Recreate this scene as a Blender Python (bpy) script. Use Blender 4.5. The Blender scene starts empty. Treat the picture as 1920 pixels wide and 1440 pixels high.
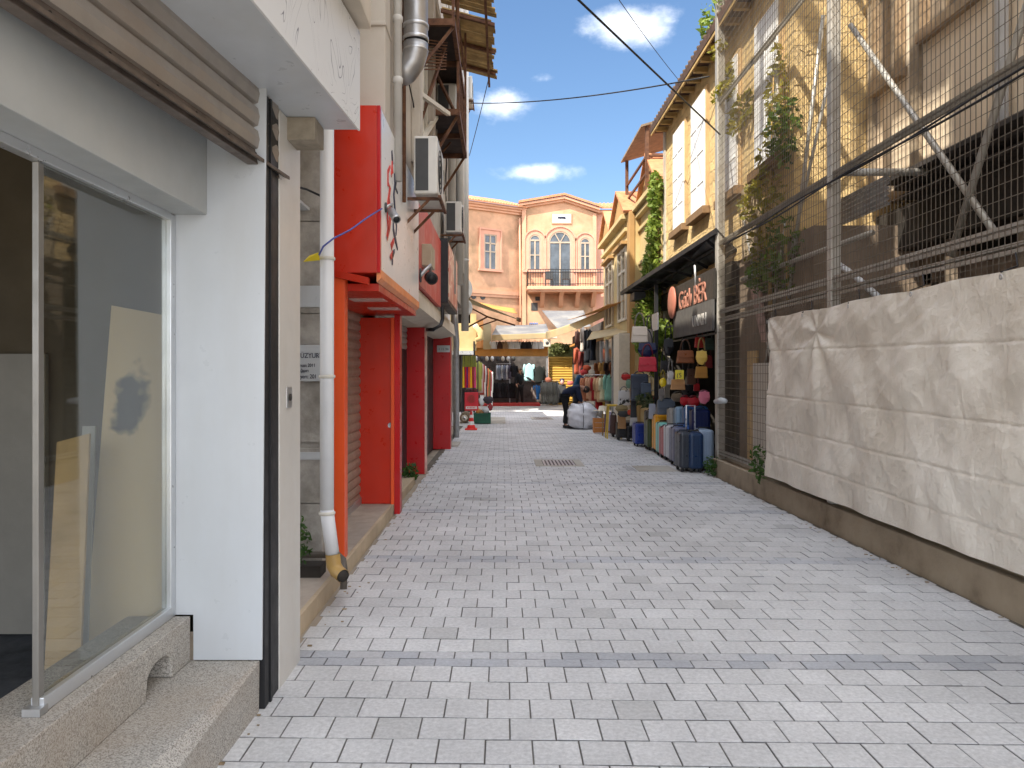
import bpy, bmesh, math, random
from math import pi, sin, cos, radians as R
from mathutils import Vector, Matrix
random.seed(7)
S = bpy.context.scene
COL = S.collection
# ---------------------------------------------------------------- camera
F, H, VX, VY = 1387.0, 1.58, 942.0, 700.0
cam = bpy.data.objects.new('camera', bpy.data.cameras.new('camera')); COL.objects.link(cam)
cam.location = (0, 0, H); cam.rotation_euler = (pi/2, 0, 0)
cam.data.sensor_width = 36; cam.data.lens = 26.0
cam.data.shift_x = (960-VX)/1920; cam.data.shift_y = -(720-VY)/1920
cam.data.clip_start = .05; cam.data.clip_end = 2000
S.camera = cam
# ---------------------------------------------------------------- sky, sun, exposure
SUN_EL, SUN_AZ = 50.0, 225.0       # azimuth from +Y clockwise
w = bpy.data.worlds.new('World'); S.world = w; w.use_nodes = True
nt = w.node_tree; nt.nodes.clear()
def wn(t): return nt.nodes.new(t)
out = wn('ShaderNodeOutputWorld'); bg = wn('ShaderNodeBackground')
sky = wn('ShaderNodeTexSky'); sky.sky_type = 'NISHITA'; sky.sun_disc = False
sky.sun_elevation = R(SUN_EL); sky.sun_rotation = R(SUN_AZ)
sky.air_density = 1.0; sky.dust_density = .6; sky.ozone_density = 1.6
bg.inputs[1].default_value = .085
tc = wn('ShaderNodeTexCoord')
nz = wn('ShaderNodeTexNoise'); nz.inputs['Scale'].default_value = 16; nz.inputs['Detail'].default_value = 9; nz.inputs['Roughness'].default_value = .62
mp = wn('ShaderNodeMapping'); mp.inputs['Scale'].default_value = (1, 1, 1.7)
nt.links.new(tc.outputs['Generated'], mp.inputs[0]); nt.links.new(mp.outputs[0], nz.inputs[0])
acc = None
def vm(op, a=None, b=None):
    n = wn('ShaderNodeVectorMath'); n.operation = op
    for i, v in enumerate((a, b)):
        if v is None: continue
        if isinstance(v, tuple): n.inputs[i].default_value = v
        else: nt.links.new(v, n.inputs[i])
    return n
def mt(op, a, b=None, c=None):
    n = wn('ShaderNodeMath'); n.operation = op
    for i, v in enumerate((a, b, c)):
        if v is None: continue
        if isinstance(v, (int, float)): n.inputs[i].default_value = v
        else: nt.links.new(v, n.inputs[i])
    return n.outputs[0]
for (px, py, rx, ry, st) in ((1180, 50, 90, 40, 1), (945, 196, 68, 34, .9), (1000, 325, 78, 22, 1.), (1025, 148, 30, 12, .45)):
    d = Vector(((px-VX)/F, 1, (VY-py)/F)).normalized()
    s_ = vm('SUBTRACT', tc.outputs['Generated'], tuple(d))
    m_ = vm('MULTIPLY', s_.outputs[0], (F/rx, F/rx, F/ry*1.15))
    l_ = vm('LENGTH', m_.outputs[0])
    v = mt('MULTIPLY', mt('MAXIMUM', mt('SUBTRACT', 1.0, mt('MULTIPLY', l_.outputs['Value'], .8)), 0.0), st)
    acc = v if acc is None else mt('MAXIMUM', acc, v)
cl = mt('ADD', mt('MULTIPLY', acc, 1.5), mt('MULTIPLY', mt('SUBTRACT', nz.outputs['Fac'], .62), 2.2))
rm = wn('ShaderNodeMapRange'); rm.interpolation_type = 'SMOOTHSTEP'
rm.inputs['From Min'].default_value = .0; rm.inputs['From Max'].default_value = 1.5
nt.links.new(mt('MULTIPLY', cl, mt('GREATER_THAN', acc, 0.0)), rm.inputs['Value'])
mx = wn('ShaderNodeMix'); mx.data_type = 'RGBA'
nt.links.new(rm.outputs[0], mx.inputs['Factor'])
hs = wn('ShaderNodeHueSaturation'); hs.inputs['Saturation'].default_value = 1.12; hs.inputs['Value'].default_value = 1.3
nt.links.new(sky.outputs[0], hs.inputs['Color'])
nt.links.new(hs.outputs[0], mx.inputs['A']); mx.inputs['B'].default_value = (11.5, 11.8, 12.3, 1)
# bright cloud field added out of view, overhead and behind, to lift the shade
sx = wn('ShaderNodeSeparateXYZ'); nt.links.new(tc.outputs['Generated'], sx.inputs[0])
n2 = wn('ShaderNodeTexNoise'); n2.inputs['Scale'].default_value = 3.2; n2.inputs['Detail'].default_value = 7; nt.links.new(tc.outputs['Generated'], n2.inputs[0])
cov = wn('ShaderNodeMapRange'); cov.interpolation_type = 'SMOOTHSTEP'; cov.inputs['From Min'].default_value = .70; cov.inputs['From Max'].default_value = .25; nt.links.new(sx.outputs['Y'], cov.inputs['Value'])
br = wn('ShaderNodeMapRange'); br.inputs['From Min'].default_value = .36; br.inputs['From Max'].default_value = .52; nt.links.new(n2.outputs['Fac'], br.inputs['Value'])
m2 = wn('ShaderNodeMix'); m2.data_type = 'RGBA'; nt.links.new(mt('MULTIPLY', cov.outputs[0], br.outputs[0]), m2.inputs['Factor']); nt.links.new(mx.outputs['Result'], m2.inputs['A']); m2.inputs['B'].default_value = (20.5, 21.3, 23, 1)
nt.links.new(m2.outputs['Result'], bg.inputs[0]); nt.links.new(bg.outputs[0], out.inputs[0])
sd = Vector((sin(R(SUN_AZ))*cos(R(SUN_EL)), cos(R(SUN_AZ))*cos(R(SUN_EL)), sin(R(SUN_EL))))
sl = bpy.data.lights.new('sun', 'SUN'); sl.energy = 5.0; sl.angle = R(.5); sl.color = (1, .93, .8)
so = bpy.data.objects.new('sun', sl); COL.objects.link(so); so.rotation_euler = sd.to_track_quat('Z', 'Y').to_euler(); so.location = (-20, -20, 30)
S.view_settings.view_transform = 'Standard'; S.view_settings.look = 'None'
S.view_settings.exposure = .95; S.view_settings.gamma = 1; S.view_settings.use_curve_mapping = False
S.render.resolution_x = 1024; S.render.resolution_y = 768
S.render.engine = 'CYCLES'; S.cycles.max_bounces = 8; S.cycles.diffuse_bounces = 5; S.cycles.transparent_max_bounces = 12

# ---------------------------------------------------------------- helpers
def W(px, py, Y): return Vector(((px-VX)*Y/F, Y, H-(py-VY)*Y/F))
def WX(px, py, X):                       # point on a plane X = const
    Y = X*F/(px-VX); return Vector((X, Y, H-(py-VY)*Y/F))
MATS = {}
def lin(c): return tuple(((v/255)/12.92 if v/255 <= .04045 else ((v/255+.055)/1.055)**2.4) for v in c)
def mat(name, col, rough=.75, metal=0., var=.12, scale=3., bump=.15, bscale=60., dirt=None, dscale=1.2, damt=.5, streak=False, spec=.4, brick=None, dist=.004, alpha=None):
    if name in MATS: return MATS[name]
    m = bpy.data.materials.new(name); m.use_nodes = True; n = m.node_tree; N = n.nodes; L = n.links
    b = N['Principled BSDF']; b.inputs['Roughness'].default_value = rough; b.inputs['Metallic'].default_value = metal
    b.inputs['Specular IOR Level'].default_value = spec
    t = N.new('ShaderNodeTexCoord'); co = t.outputs['Object']
    def noise(sc, det=6, mapsc=None, ro=.6):
        x = N.new('ShaderNodeTexNoise'); x.inputs['Scale'].default_value = sc; x.inputs['Detail'].default_value = det; x.inputs['Roughness'].default_value = ro
        if mapsc:
            mm = N.new('ShaderNodeMapping'); mm.inputs['Scale'].default_value = mapsc; L.new(co, mm.inputs[0]); L.new(mm.outputs[0], x.inputs[0])
        else: L.new(co, x.inputs[0])
        return x.outputs['Fac']
    def mixc(f, a, bb):
        x = N.new('ShaderNodeMix'); x.data_type = 'RGBA'; x.clamp_factor = True
        if isinstance(f, float): x.inputs['Factor'].default_value = f
        else: L.new(f, x.inputs['Factor'])
        for k, v in (('A', a), ('B', bb)):
            if isinstance(v, tuple): x.inputs[k].default_value = (*v[:3], 1)
            else: L.new(v, x.inputs[k])
        return x.outputs['Result']
    def rng(v, a, bb, c=0., d=1.):
        x = N.new('ShaderNodeMapRange'); x.inputs['From Min'].default_value = a; x.inputs['From Max'].default_value = bb
        x.inputs['To Min'].default_value = c; x.inputs['To Max'].default_value = d; L.new(v, x.inputs['Value']); return x.outputs[0]
    c0 = tuple(max(0, v*(1-var)) for v in col); c1 = tuple(min(1, v*(1+var)) for v in col)
    c = mixc(rng(noise(scale), .3, .7), c0, c1)
    h = noise(bscale, 4)
    if brick:
        # brick = (plane, width, height, mortar colour, mortar size, colour2)
        pl, bw, bh, mc, ms, c2 = brick
        sp = N.new('ShaderNodeSeparateXYZ'); cb = N.new('ShaderNodeCombineXYZ'); 
        wob = N.new('ShaderNodeTexNoise'); wob.inputs['Scale'].default_value = 3; L.new(co, wob.inputs[0])
        wa = N.new('ShaderNodeVectorMath'); wa.operation = 'MULTIPLY_ADD'; L.new(wob.outputs['Color'], wa.inputs[0]); wa.inputs[1].default_value = (.2, .2, .2); L.new(co, wa.inputs[2])
        L.new(wa.outputs[0], sp.inputs[0])
        L.new(sp.outputs['Y' if pl == 'YZ' else 'X'], cb.inputs[0]); L.new(sp.outputs['Z'], cb.inputs[1])
        bt = N.new('ShaderNodeTexBrick'); L.new(cb.outputs[0], bt.inputs[0])
        bt.inputs['Scale'].default_value = 1; bt.inputs['Brick Width'].default_value = bw; bt.inputs['Row Height'].default_value = bh
        bt.inputs['Mortar Size'].default_value = ms; bt.inputs['Mortar Smooth'].default_value = .3; bt.inputs['Bias'].default_value = -.1
        bt.inputs['Color1'].default_value = (*col, 1); bt.inputs['Color2'].default_value = (*c2, 1); bt.inputs['Mortar'].default_value = (*mc, 1)
        c = mixc(.5, c, bt.outputs['Color'])
        hh = N.new('ShaderNodeMath'); hh.operation = 'MULTIPLY_ADD'; L.new(bt.outputs['Fac'], hh.inputs[0]); hh.inputs[1].default_value = -.8; L.new(noise(9, 8), hh.inputs[2]); h = hh.outputs[0]
    if dirt:
        f = rng(noise(dscale, 7, (1, 1, .18) if streak else None, .58), .42, .74, 0, damt)
        c = mixc(f, c, dirt)
    L.new(c, b.inputs['Base Color'])
    L.new(rng(noise(scale*3), .3, .7, max(0, rough-.1), min(1, rough+.1)), b.inputs['Roughness'])
    if bump:
        bp = N.new('ShaderNodeBump'); bp.inputs['Strength'].default_value = bump; bp.inputs['Distance'].default_value = dist if not brick else .03; L.new(h, bp.inputs['Height']); L.new(bp.outputs[0], b.inputs['Normal'])
    if alpha is not None: b.inputs['Alpha'].default_value = alpha
    MATS[name] = m; return m

class MB:
    def __init__(s): s.v = []; s.f = []; s.sm = []; s.M = None
    def add(s, vs, fs, smooth=False):
        b = len(s.v)
        s.v += [tuple(s.M @ Vector(p)) if s.M else tuple(p) for p in vs]
        s.f += [tuple(b+i for i in f) for f in fs]; s.sm += [smooth]*len(fs); return s
    def box(s, x0, x1, y0, y1, z0, z1):
        x0, x1 = min(x0, x1), max(x0, x1); y0, y1 = min(y0, y1), max(y0, y1); z0, z1 = min(z0, z1), max(z0, z1)
        return s.hexa([(x0, y0, z0), (x1, y0, z0), (x1, y1, z0), (x0, y1, z0), (x0, y0, z1), (x1, y0, z1), (x1, y1, z1), (x0, y1, z1)])
    def hexa(s, p):
        return s.add(p, [(0, 3, 2, 1), (4, 5, 6, 7), (0, 1, 5, 4), (1, 2, 6, 5), (2, 3, 7, 6), (3, 0, 4, 7)])
    def prism(s, poly, axis, a, b):          # poly in the two other axes, in order
        n = len(poly)
        def P(u, v, t): return {'x': (t, u, v), 'y': (u, t, v), 'z': (u, v, t)}[axis]
        vs = [P(u, v, a) for u, v in poly]+[P(u, v, b) for u, v in poly]
        return s.add(vs, [tuple(range(n))[::-1], tuple(range(n, 2*n))]+[(i, (i+1) % n, n+(i+1) % n, n+i) for i in range(n)])
    def tube(s, pts, r, n=8, cap=True, smooth=True):
        pts = [Vector(p) for p in pts]; rs = r if isinstance(r, (list, tuple)) else [r]*len(pts)
        vs = []; fs = []; up = None
        for i, p in enumerate(pts):
            d = (pts[min(i+1, len(pts)-1)]-pts[max(i-1, 0)])
            if d.length < 1e-9: d = Vector((0, 0, 1))
            d.normalize()
            if up is None:
                up = Vector((0, 0, 1)) if abs(d.z) < .9 else Vector((0, 1, 0))
            a = d.cross(up)
            if a.length < 1e-4: a = d.cross(Vector((1, 0, 0)))
            a.normalize(); b_ = a.cross(d).normalized(); up = b_
            for k in range(n):
                t = 2*pi*k/n; vs.append(p+a*(cos(t)*rs[i])+b_*(sin(t)*rs[i]))
        for i in range(len(pts)-1):
            for k in range(n):
                k2 = (k+1) % n; fs.append((i*n+k, i*n+k2, (i+1)*n+k2, (i+1)*n+k))
        if cap: fs += [tuple(range(n))[::-1], tuple((len(pts)-1)*n+k for k in range(n))]
        return s.add(vs, fs, smooth)
    def bar(s, a, b, w_, h_=None):
        h_ = h_ or w_; a = Vector(a); b = Vector(b); d = (b-a).normalized(); up = Vector((0, 0, 1)) if abs(d.z) < .95 else Vector((0, 1, 0))
        x = d.cross(up).normalized(); y = x.cross(d).normalized(); vs = []
        for p in (a, b):
            for (i, j) in ((-1, -1), (1, -1), (1, 1), (-1, 1)): vs.append(p+x*i*w_/2+y*j*h_/2)
        return s.add(vs, [(0, 3, 2, 1), (4, 5, 6, 7), (0, 1, 5, 4), (1, 2, 6, 5), (2, 3, 7, 6), (3, 0, 4, 7)])
    def grid(s, fn, nu, nv, smooth=True, thick=0):
        vs = [fn(i/nu, j/nv) for j in range(nv+1) for i in range(nu+1)]
        return s.add(vs, [(j*(nu+1)+i, j*(nu+1)+i+1, (j+1)*(nu+1)+i+1, (j+1)*(nu+1)+i) for j in range(nv) for i in range(nu)], smooth)
    def lathe(s, prof, c, n=20, axis='z'):
        vs = []; c = Vector(c)
        for r, z in prof:
            for k in range(n):
                t = 2*pi*k/n
                vs.append(c+(Vector((r*cos(t), r*sin(t), z)) if axis == 'z' else Vector((r*cos(t), z, r*sin(t))) if axis == 'y' else Vector((z, r*cos(t), r*sin(t)))))
        return s.add(vs, [(i*n+k, i*n+(k+1) % n, (i+1)*n+(k+1) % n, (i+1)*n+k) for i in range(len(prof)-1) for k in range(n)], True)
    def ellip(s, c, r, nu=14, nv=9, fn=None):
        vs = []; c = Vector(c)
        for j in range(nv+1):
            ph = -pi/2+pi*j/nv
            for i in range(nu):
                th = 2*pi*i/nu; d = Vector((cos(ph)*cos(th), cos(ph)*sin(th), sin(ph))); k = fn(d) if fn else 1
                vs.append(c+Vector((d.x*r[0], d.y*r[1], d.z*r[2]))*k)
        return s.add(vs, [(j*nu+i, j*nu+(i+1) % nu, (j+1)*nu+(i+1) % nu, (j+1)*nu+i) for j in range(nv) for i in range(nu)], True)
    def build(s, name, m, parent=None, bevel=0, solid=0, seg=2, sub=0):
        me = bpy.data.meshes.new(name); me.from_pydata(s.v, [], s.f); me.validate(); me.materials.append(m)
        if len(me.polygons) == len(s.sm): me.polygons.foreach_set('use_smooth', s.sm)
        me.update()
        bm = bmesh.new(); bm.from_mesh(me); bmesh.ops.recalc_face_normals(bm, faces=bm.faces); bm.to_mesh(me); bm.free()
        o = bpy.data.objects.new(name, me); COL.objects.link(o)
        if parent:
            o.parent = parent; p = parent; off = Vector((0, 0, 0))
            while p: off += p.location; p = p.parent
            o.location = -off
        if solid: q = o.modifiers.new('solid', 'SOLIDIFY'); q.thickness = solid; q.offset = 0
        if bevel: q = o.modifiers.new('bevel', 'BEVEL'); q.width = bevel; q.segments = seg; q.limit_method = 'ANGLE'; q.angle_limit = R(40)
        if sub: q = o.modifiers.new('sub', 'SUBSURF'); q.levels = sub; q.render_levels = sub
        return o
def thing(name, label, cat, loc=(0, 0, 0), group=None):
    o = bpy.data.objects.new(name, None); COL.objects.link(o); o.location = loc; o.empty_display_size = .1
    o['label'] = label; o['category'] = cat
    if group: o['group'] = group
    return o
def tag(o, label, cat, group=None):
    o['label'] = label; o['category'] = cat
    if group: o['group'] = group
    return o
def struct(o): o['kind'] = 'structure'; return o
def copy_tree(o, parent=None):
    c = o.copy(); COL.objects.link(c)
    if parent: c.parent = parent
    for ch in list(o.children): copy_tree(ch, c)
    return c
def B(*a, **k): return MB().box(*a, **k)
def text(name, s, m, size, loc, rot, parent=None, ext=.006, sx=1):
    cu = bpy.data.curves.new(name, 'FONT'); cu.body = s; cu.size = size; cu.extrude = ext; cu.align_x = 'LEFT'; cu.resolution_u = 3
    t = bpy.data.objects.new('t', cu); COL.objects.link(t)
    dg = bpy.context.evaluated_depsgraph_get(); me = bpy.data.meshes.new_from_object(t.evaluated_get(dg)); bpy.data.objects.remove(t)
    Mx = Matrix.Translation(loc) @ rot.to_4x4() @ Matrix.Diagonal((sx, 1, 1, 1)); me.transform(Mx); me.name = name; me.materials.clear(); me.materials.append(m)
    o = bpy.data.objects.new(name, me); COL.objects.link(o)
    if parent:
        o.parent = parent; off = Vector((0, 0, 0)); p = parent
        while p: off += p.location; p = p.parent
        o.location = -off
    return o
# text facings: readable when seen from -Y; from the street on left walls (faces +X); on right walls (faces -X)
RF = Matrix.Rotation(pi/2, 3, 'X')
RL = Matrix(((0, 0, 1), (1, 0, 0), (0, 1, 0)))        # text x->+Y, up->Z, normal +X
RR = Matrix(((0, 0, -1), (-1, 0, 0), (0, 1, 0)))      # text x->-Y, up->Z, normal -X
def leaves(mb, blobs, n, size, rnd):
    for _ in range(n):
        c, r = rnd.choice(blobs)
        while True:
            d = Vector((rnd.uniform(-1, 1), rnd.uniform(-1, 1), rnd.uniform(-1, 1)))
            if d.length < 1 and d.length > .25: break
        p = Vector(c)+Vector((d.x*r[0], d.y*r[1], d.z*r[2]))
        a = Vector((rnd.gauss(0, 1), rnd.gauss(0, 1), rnd.gauss(0, .7))).normalized(); b_ = a.cross(Vector((rnd.gauss(0, 1), rnd.gauss(0, 1), rnd.gauss(0, 1)))).normalized()
        s = size*rnd.uniform(.4, 1.6)
        mb.add([p-a*s, p+b_*s*.45-a*s*.2, p+a*s, p-b_*s*.45-a*s*.2], [(0, 1, 2, 3)])
def leafmat(name, c1, c2):
    if name in MATS: return MATS[name]
    m = bpy.data.materials.new(name); m.use_nodes = True; N = m.node_tree.nodes; L = m.node_tree.links; b = N['Principled BSDF']
    g = N.new('ShaderNodeNewGeometry'); x = N.new('ShaderNodeMix'); x.data_type = 'RGBA'; L.new(g.outputs['Random Per Island'], x.inputs['Factor'])
    x.inputs['A'].default_value = (*c1, 1); x.inputs['B'].default_value = (*c2, 1); L.new(x.outputs['Result'], b.inputs['Base Color']); b.inputs['Roughness'].default_value = .6
    tr = N.new('ShaderNodeBsdfTranslucent'); L.new(x.outputs['Result'], tr.inputs[0]); ms = N.new('ShaderNodeMixShader'); ms.inputs[0].default_value = .4
    L.new(b.outputs[0], ms.inputs[1]); L.new(tr.outputs[0], ms.inputs[2]); L.new(ms.outputs[0], N['Material Output'].inputs[0]); MATS[name] = m; return m
def glassmat(name, tint, refl=.12, rough=.03, ior=1.5):
    if name in MATS: return MATS[name]
    m = bpy.data.materials.new(name); m.use_nodes = True; N = m.node_tree.nodes; L = m.node_tree.links; N.clear()
    o = N.new('ShaderNodeOutputMaterial'); t = N.new('ShaderNodeBsdfTransparent'); t.inputs[0].default_value = (*tint, 1)
    g = N.new('ShaderNodeBsdfGlossy'); g.inputs['Roughness'].default_value = rough; g.inputs[0].default_value = (.95, .97, 1, 1)
    fr = N.new('ShaderNodeLayerWeight'); fr.inputs[0].default_value = .5; pw = N.new('ShaderNodeMath'); pw.operation = 'POWER'; L.new(fr.outputs['Facing'], pw.inputs[0]); pw.inputs[1].default_value = 4.0
    ad = N.new('ShaderNodeMath'); ad.operation = 'MULTIPLY_ADD'; L.new(pw.outputs[0], ad.inputs[0]); ad.inputs[1].default_value = .5; ad.inputs[2].default_value = refl; ad.use_clamp = True
    ms = N.new('ShaderNodeMixShader'); L.new(ad.outputs[0], ms.inputs[0]); L.new(t.outputs[0], ms.inputs[1]); L.new(g.outputs[0], ms.inputs[2])
    df = N.new('ShaderNodeBsdfDiffuse'); df.inputs[0].default_value = (.5, .5, .46, 1); nz = N.new('ShaderNodeTexNoise'); nz.inputs['Scale'].default_value = 2.2; nz.inputs['Detail'].default_value = 8
    rg = N.new('ShaderNodeMapRange'); rg.inputs['From Min'].default_value = .35; rg.inputs['From Max'].default_value = .8; rg.inputs['To Max'].default_value = .05; L.new(nz.outputs['Fac'], rg.inputs['Value'])
    m2 = N.new('ShaderNodeMixShader'); L.new(rg.outputs[0], m2.inputs[0]); L.new(ms.outputs[0], m2.inputs[1]); L.new(df.outputs[0], m2.inputs[2]); L.new(m2.outputs[0], o.inputs[0])
    MATS[name] = m; return m
def slats(y0, y1, X, z0, z1, pitch=.09, depth=.018, sgn=1, axis='x'):
    """corrugated roller shutter sheet; axis x: plane X = const facing sgn*X, axis y: plane Y = const"""
    m = MB(); n = max(1, int(round((z1-z0)/pitch))); prof = []
    for i in range(n):
        z = z0+(z1-z0)*i/n; p = (z1-z0)/n
        prof += [(0, z), (depth*.9, z+p*.25), (depth, z+p*.55), (depth*.5, z+p*.85), (0, z+p*.95)]
    prof.append((0, z1))
    for k in range(len(prof)-1):
        (d0, a), (d1, b_) = prof[k], prof[k+1]
        if axis == 'x': m.add([(X+sgn*d0, y0, a), (X+sgn*d0, y1, a), (X+sgn*d1, y1, b_), (X+sgn*d1, y0, b_)], [(0, 1, 2, 3)])
        else: m.add([(y0, X+sgn*d0, a), (y1, X+sgn*d0, a), (y1, X+sgn*d1, b_), (y0, X+sgn*d1, b_)], [(0, 1, 2, 3)])
    return m
# ================================================================ materials
M_conc = mat('concrete', (.42, .39, .34), .85, dirt=(.2, .17, .13), damt=.6, bump=.3, dist=.006)
M_grnd = mat('cement_ground', (.33, .28, .22), .9, var=.25, scale=2, bump=.4, bscale=30, dist=.01, dirt=(.2, .17, .13), dscale=.8)
M_white = mat('white_panel', (.54, .575, .61), .35, var=.03, bump=.05, bscale=6, spec=.5, dist=.003, dirt=(.4, .39, .36), damt=.45, dscale=2, streak=True)
M_alu = mat('aluminium', (.62, .64, .66), .35, .7, var=.05)
M_steel = mat('galvanised_steel', (.5, .5, .5), .42, .8, var=.15, scale=8)
M_black = mat('black_metal', (.02, .02, .022), .5, .2, var=.3)
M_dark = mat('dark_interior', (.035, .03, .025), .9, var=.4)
M_red = mat('red_panel', lin((196, 40, 10)), .35, var=.05, bump=.03, spec=.5, dirt=(.35, .05, .03), damt=.35, dscale=2.5, streak=True)
M_orange = mat('orange_panel', lin((232, 84, 32)), .4, var=.05, bump=.03, dirt=(.45, .14, .07), damt=.35, dscale=3, streak=True)
M_dred = mat('deep_red_panel', lin((185, 18, 22)), .35, var=.06, bump=.03, dirt=(.3, .05, .05), damt=.3)
M_shut = mat('brown_shutter', (.34, .27, .21), .5, .25, var=.12, dirt=(.2, .14, .1), damt=.5, streak=True, dscale=3)
M_shutg = mat('grey_shutter', (.46, .44, .41), .5, .35, var=.12, dirt=(.25, .2, .15), damt=.5, dscale=3)
M_rust = mat('rusty_steel', (.13, .06, .035), .75, .3, var=.4, scale=10, dirt=(.25, .12, .05), dscale=5)
M_pvc = mat('white_pvc', (.72, .73, .74), .4, var=.04, bump=.03, dirt=(.5, .46, .4), damt=.4, dscale=3, streak=True)
M_pvcy = mat('yellowed_pvc', (.4, .25, .08), .5, var=.15)
M_stucco = mat('weathered_stucco', (.52, .47, .4), .9, var=.18, scale=1.4, bump=.4, bscale=25, dist=.012, dirt=(.26, .21, .16), damt=.95, dscale=1.6, streak=True)
M_greyw = mat('grey_stone_cladding', (.4, .38, .35), .85, var=.25, scale=7, bump=.5, bscale=30, dist=.01, dirt=(.16, .145, .12), damt=.9, dscale=4)
M_wood = mat('old_wood', (.42, .28, .11), .8, var=.35, scale=5, bump=.4, bscale=30, dirt=(.2, .12, .05), damt=.5, dscale=3)
M_cream = mat('cream_paint', (.62, .56, .45), .6, var=.08, dirt=(.4, .33, .24), damt=.4, streak=True)
M_acw = mat('ac_casing', (.62, .6, .55), .5, var=.06, dirt=(.4, .35, .28), damt=.3)
M_grille = mat('dark_grille', (.05, .05, .05), .6)
M_graff = None
def granite():
    m = bpy.data.materials.new('speckled_granite'); m.use_nodes = True; N = m.node_tree.nodes; L = m.node_tree.links; b = N['Principled BSDF']
    t = N.new('ShaderNodeTexCoord')
    v = N.new('ShaderNodeTexVoronoi'); v.inputs['Scale'].default_value = 230; L.new(t.outputs['Object'], v.inputs[0])
    cr = N.new('ShaderNodeValToRGB'); e = cr.color_ramp; e.elements[0].color = (.17, .155, .135, 1); e.elements[1].color = (.56, .53, .48, 1); e.elements.new(.5).color = (.41, .39, .355, 1)
    sp = N.new('ShaderNodeSeparateColor'); L.new(v.outputs['Color'], sp.inputs[0]); L.new(sp.outputs[0], cr.inputs[0])
    n = N.new('ShaderNodeTexNoise'); n.inputs['Scale'].default_value = 3; n.inputs['Detail'].default_value = 8; L.new(t.outputs['Object'], n.inputs[0])
    r = N.new('ShaderNodeMapRange'); r.inputs['From Min'].default_value = .4; r.inputs['From Max'].default_value = .7; r.inputs['To Max'].default_value = .45; L.new(n.outputs['Fac'], r.inputs['Value'])
    x = N.new('ShaderNodeMix'); x.data_type = 'RGBA'; L.new(r.outputs[0], x.inputs['Factor']); L.new(cr.outputs[0], x.inputs['A']); x.inputs['B'].default_value = (.34, .27, .2, 1)
    L.new(x.outputs['Result'], b.inputs['Base Color']); b.inputs['Roughness'].default_value = .6
    bp = N.new('ShaderNodeBump'); bp.inputs['Strength'].default_value = .3; bp.inputs['Distance'].default_value = .003; L.new(v.outputs['Distance'], bp.inputs['Height']); L.new(bp.outputs[0], b.inputs['Normal'])
    return m
M_gran = granite()
def pavermat():
    m = bpy.data.materials.new('grey_pavers'); m.use_nodes = True; N = m.node_tree.nodes; L = m.node_tree.links; b = N['Principled BSDF']
    at = N.new('ShaderNodeAttribute'); at.attribute_name = 'tone'; t = N.new('ShaderNodeTexCoord')
    n = N.new('ShaderNodeTexNoise'); n.inputs['Scale'].default_value = .9; n.inputs['Detail'].default_value = 9; n.inputs['Roughness'].default_value = .65; L.new(t.outputs['Object'], n.inputs[0])
    n2 = N.new('ShaderNodeTexNoise'); n2.inputs['Scale'].default_value = 45; n2.inputs['Detail'].default_value = 6; n2.inputs['Roughness'].default_value = .7; L.new(t.outputs['Object'], n2.inputs[0])
    n3 = N.new('ShaderNodeTexVoronoi'); n3.inputs['Scale'].default_value = 42; L.new(t.outputs['Object'], n3.inputs[0])
    def mr(v, a, c, d, e):
        x = N.new('ShaderNodeMapRange'); x.inputs['From Min'].default_value = a; x.inputs['From Max'].default_value = c; x.inputs['To Min'].default_value = d; x.inputs['To Max'].default_value = e; L.new(v, x.inputs['Value']); return x.outputs[0]
    def mul(a, c):
        x = N.new('ShaderNodeMath'); x.operation = 'MULTIPLY'; L.new(a, x.inputs[0]); L.new(c, x.inputs[1]); return x.outputs[0]
    f = mul(mul(mr(n.outputs['Fac'], .3, .7, .76, 1.08), mr(n2.outputs['Fac'], .3, .72, .74, 1.2)), mr(n3.outputs['Distance'], .02, .1, .75, 1.0))
    vs = N.new('ShaderNodeVectorMath'); vs.operation = 'SCALE'; L.new(at.outputs['Color'], vs.inputs[0]); L.new(f, vs.inputs['Scale']); L.new(vs.outputs[0], b.inputs['Base Color'])
    L.new(mr(n2.outputs['Fac'], .3, .7, .5, .72), b.inputs['Roughness']); b.inputs['Specular IOR Level'].default_value = .5
    bp = N.new('ShaderNodeBump'); bp.inputs['Strength'].default_value = .4; bp.inputs['Distance'].default_value = .003; L.new(n2.outputs['Fac'], bp.inputs['Height']); L.new(bp.outputs[0], b.inputs['Normal'])
    return m
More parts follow.
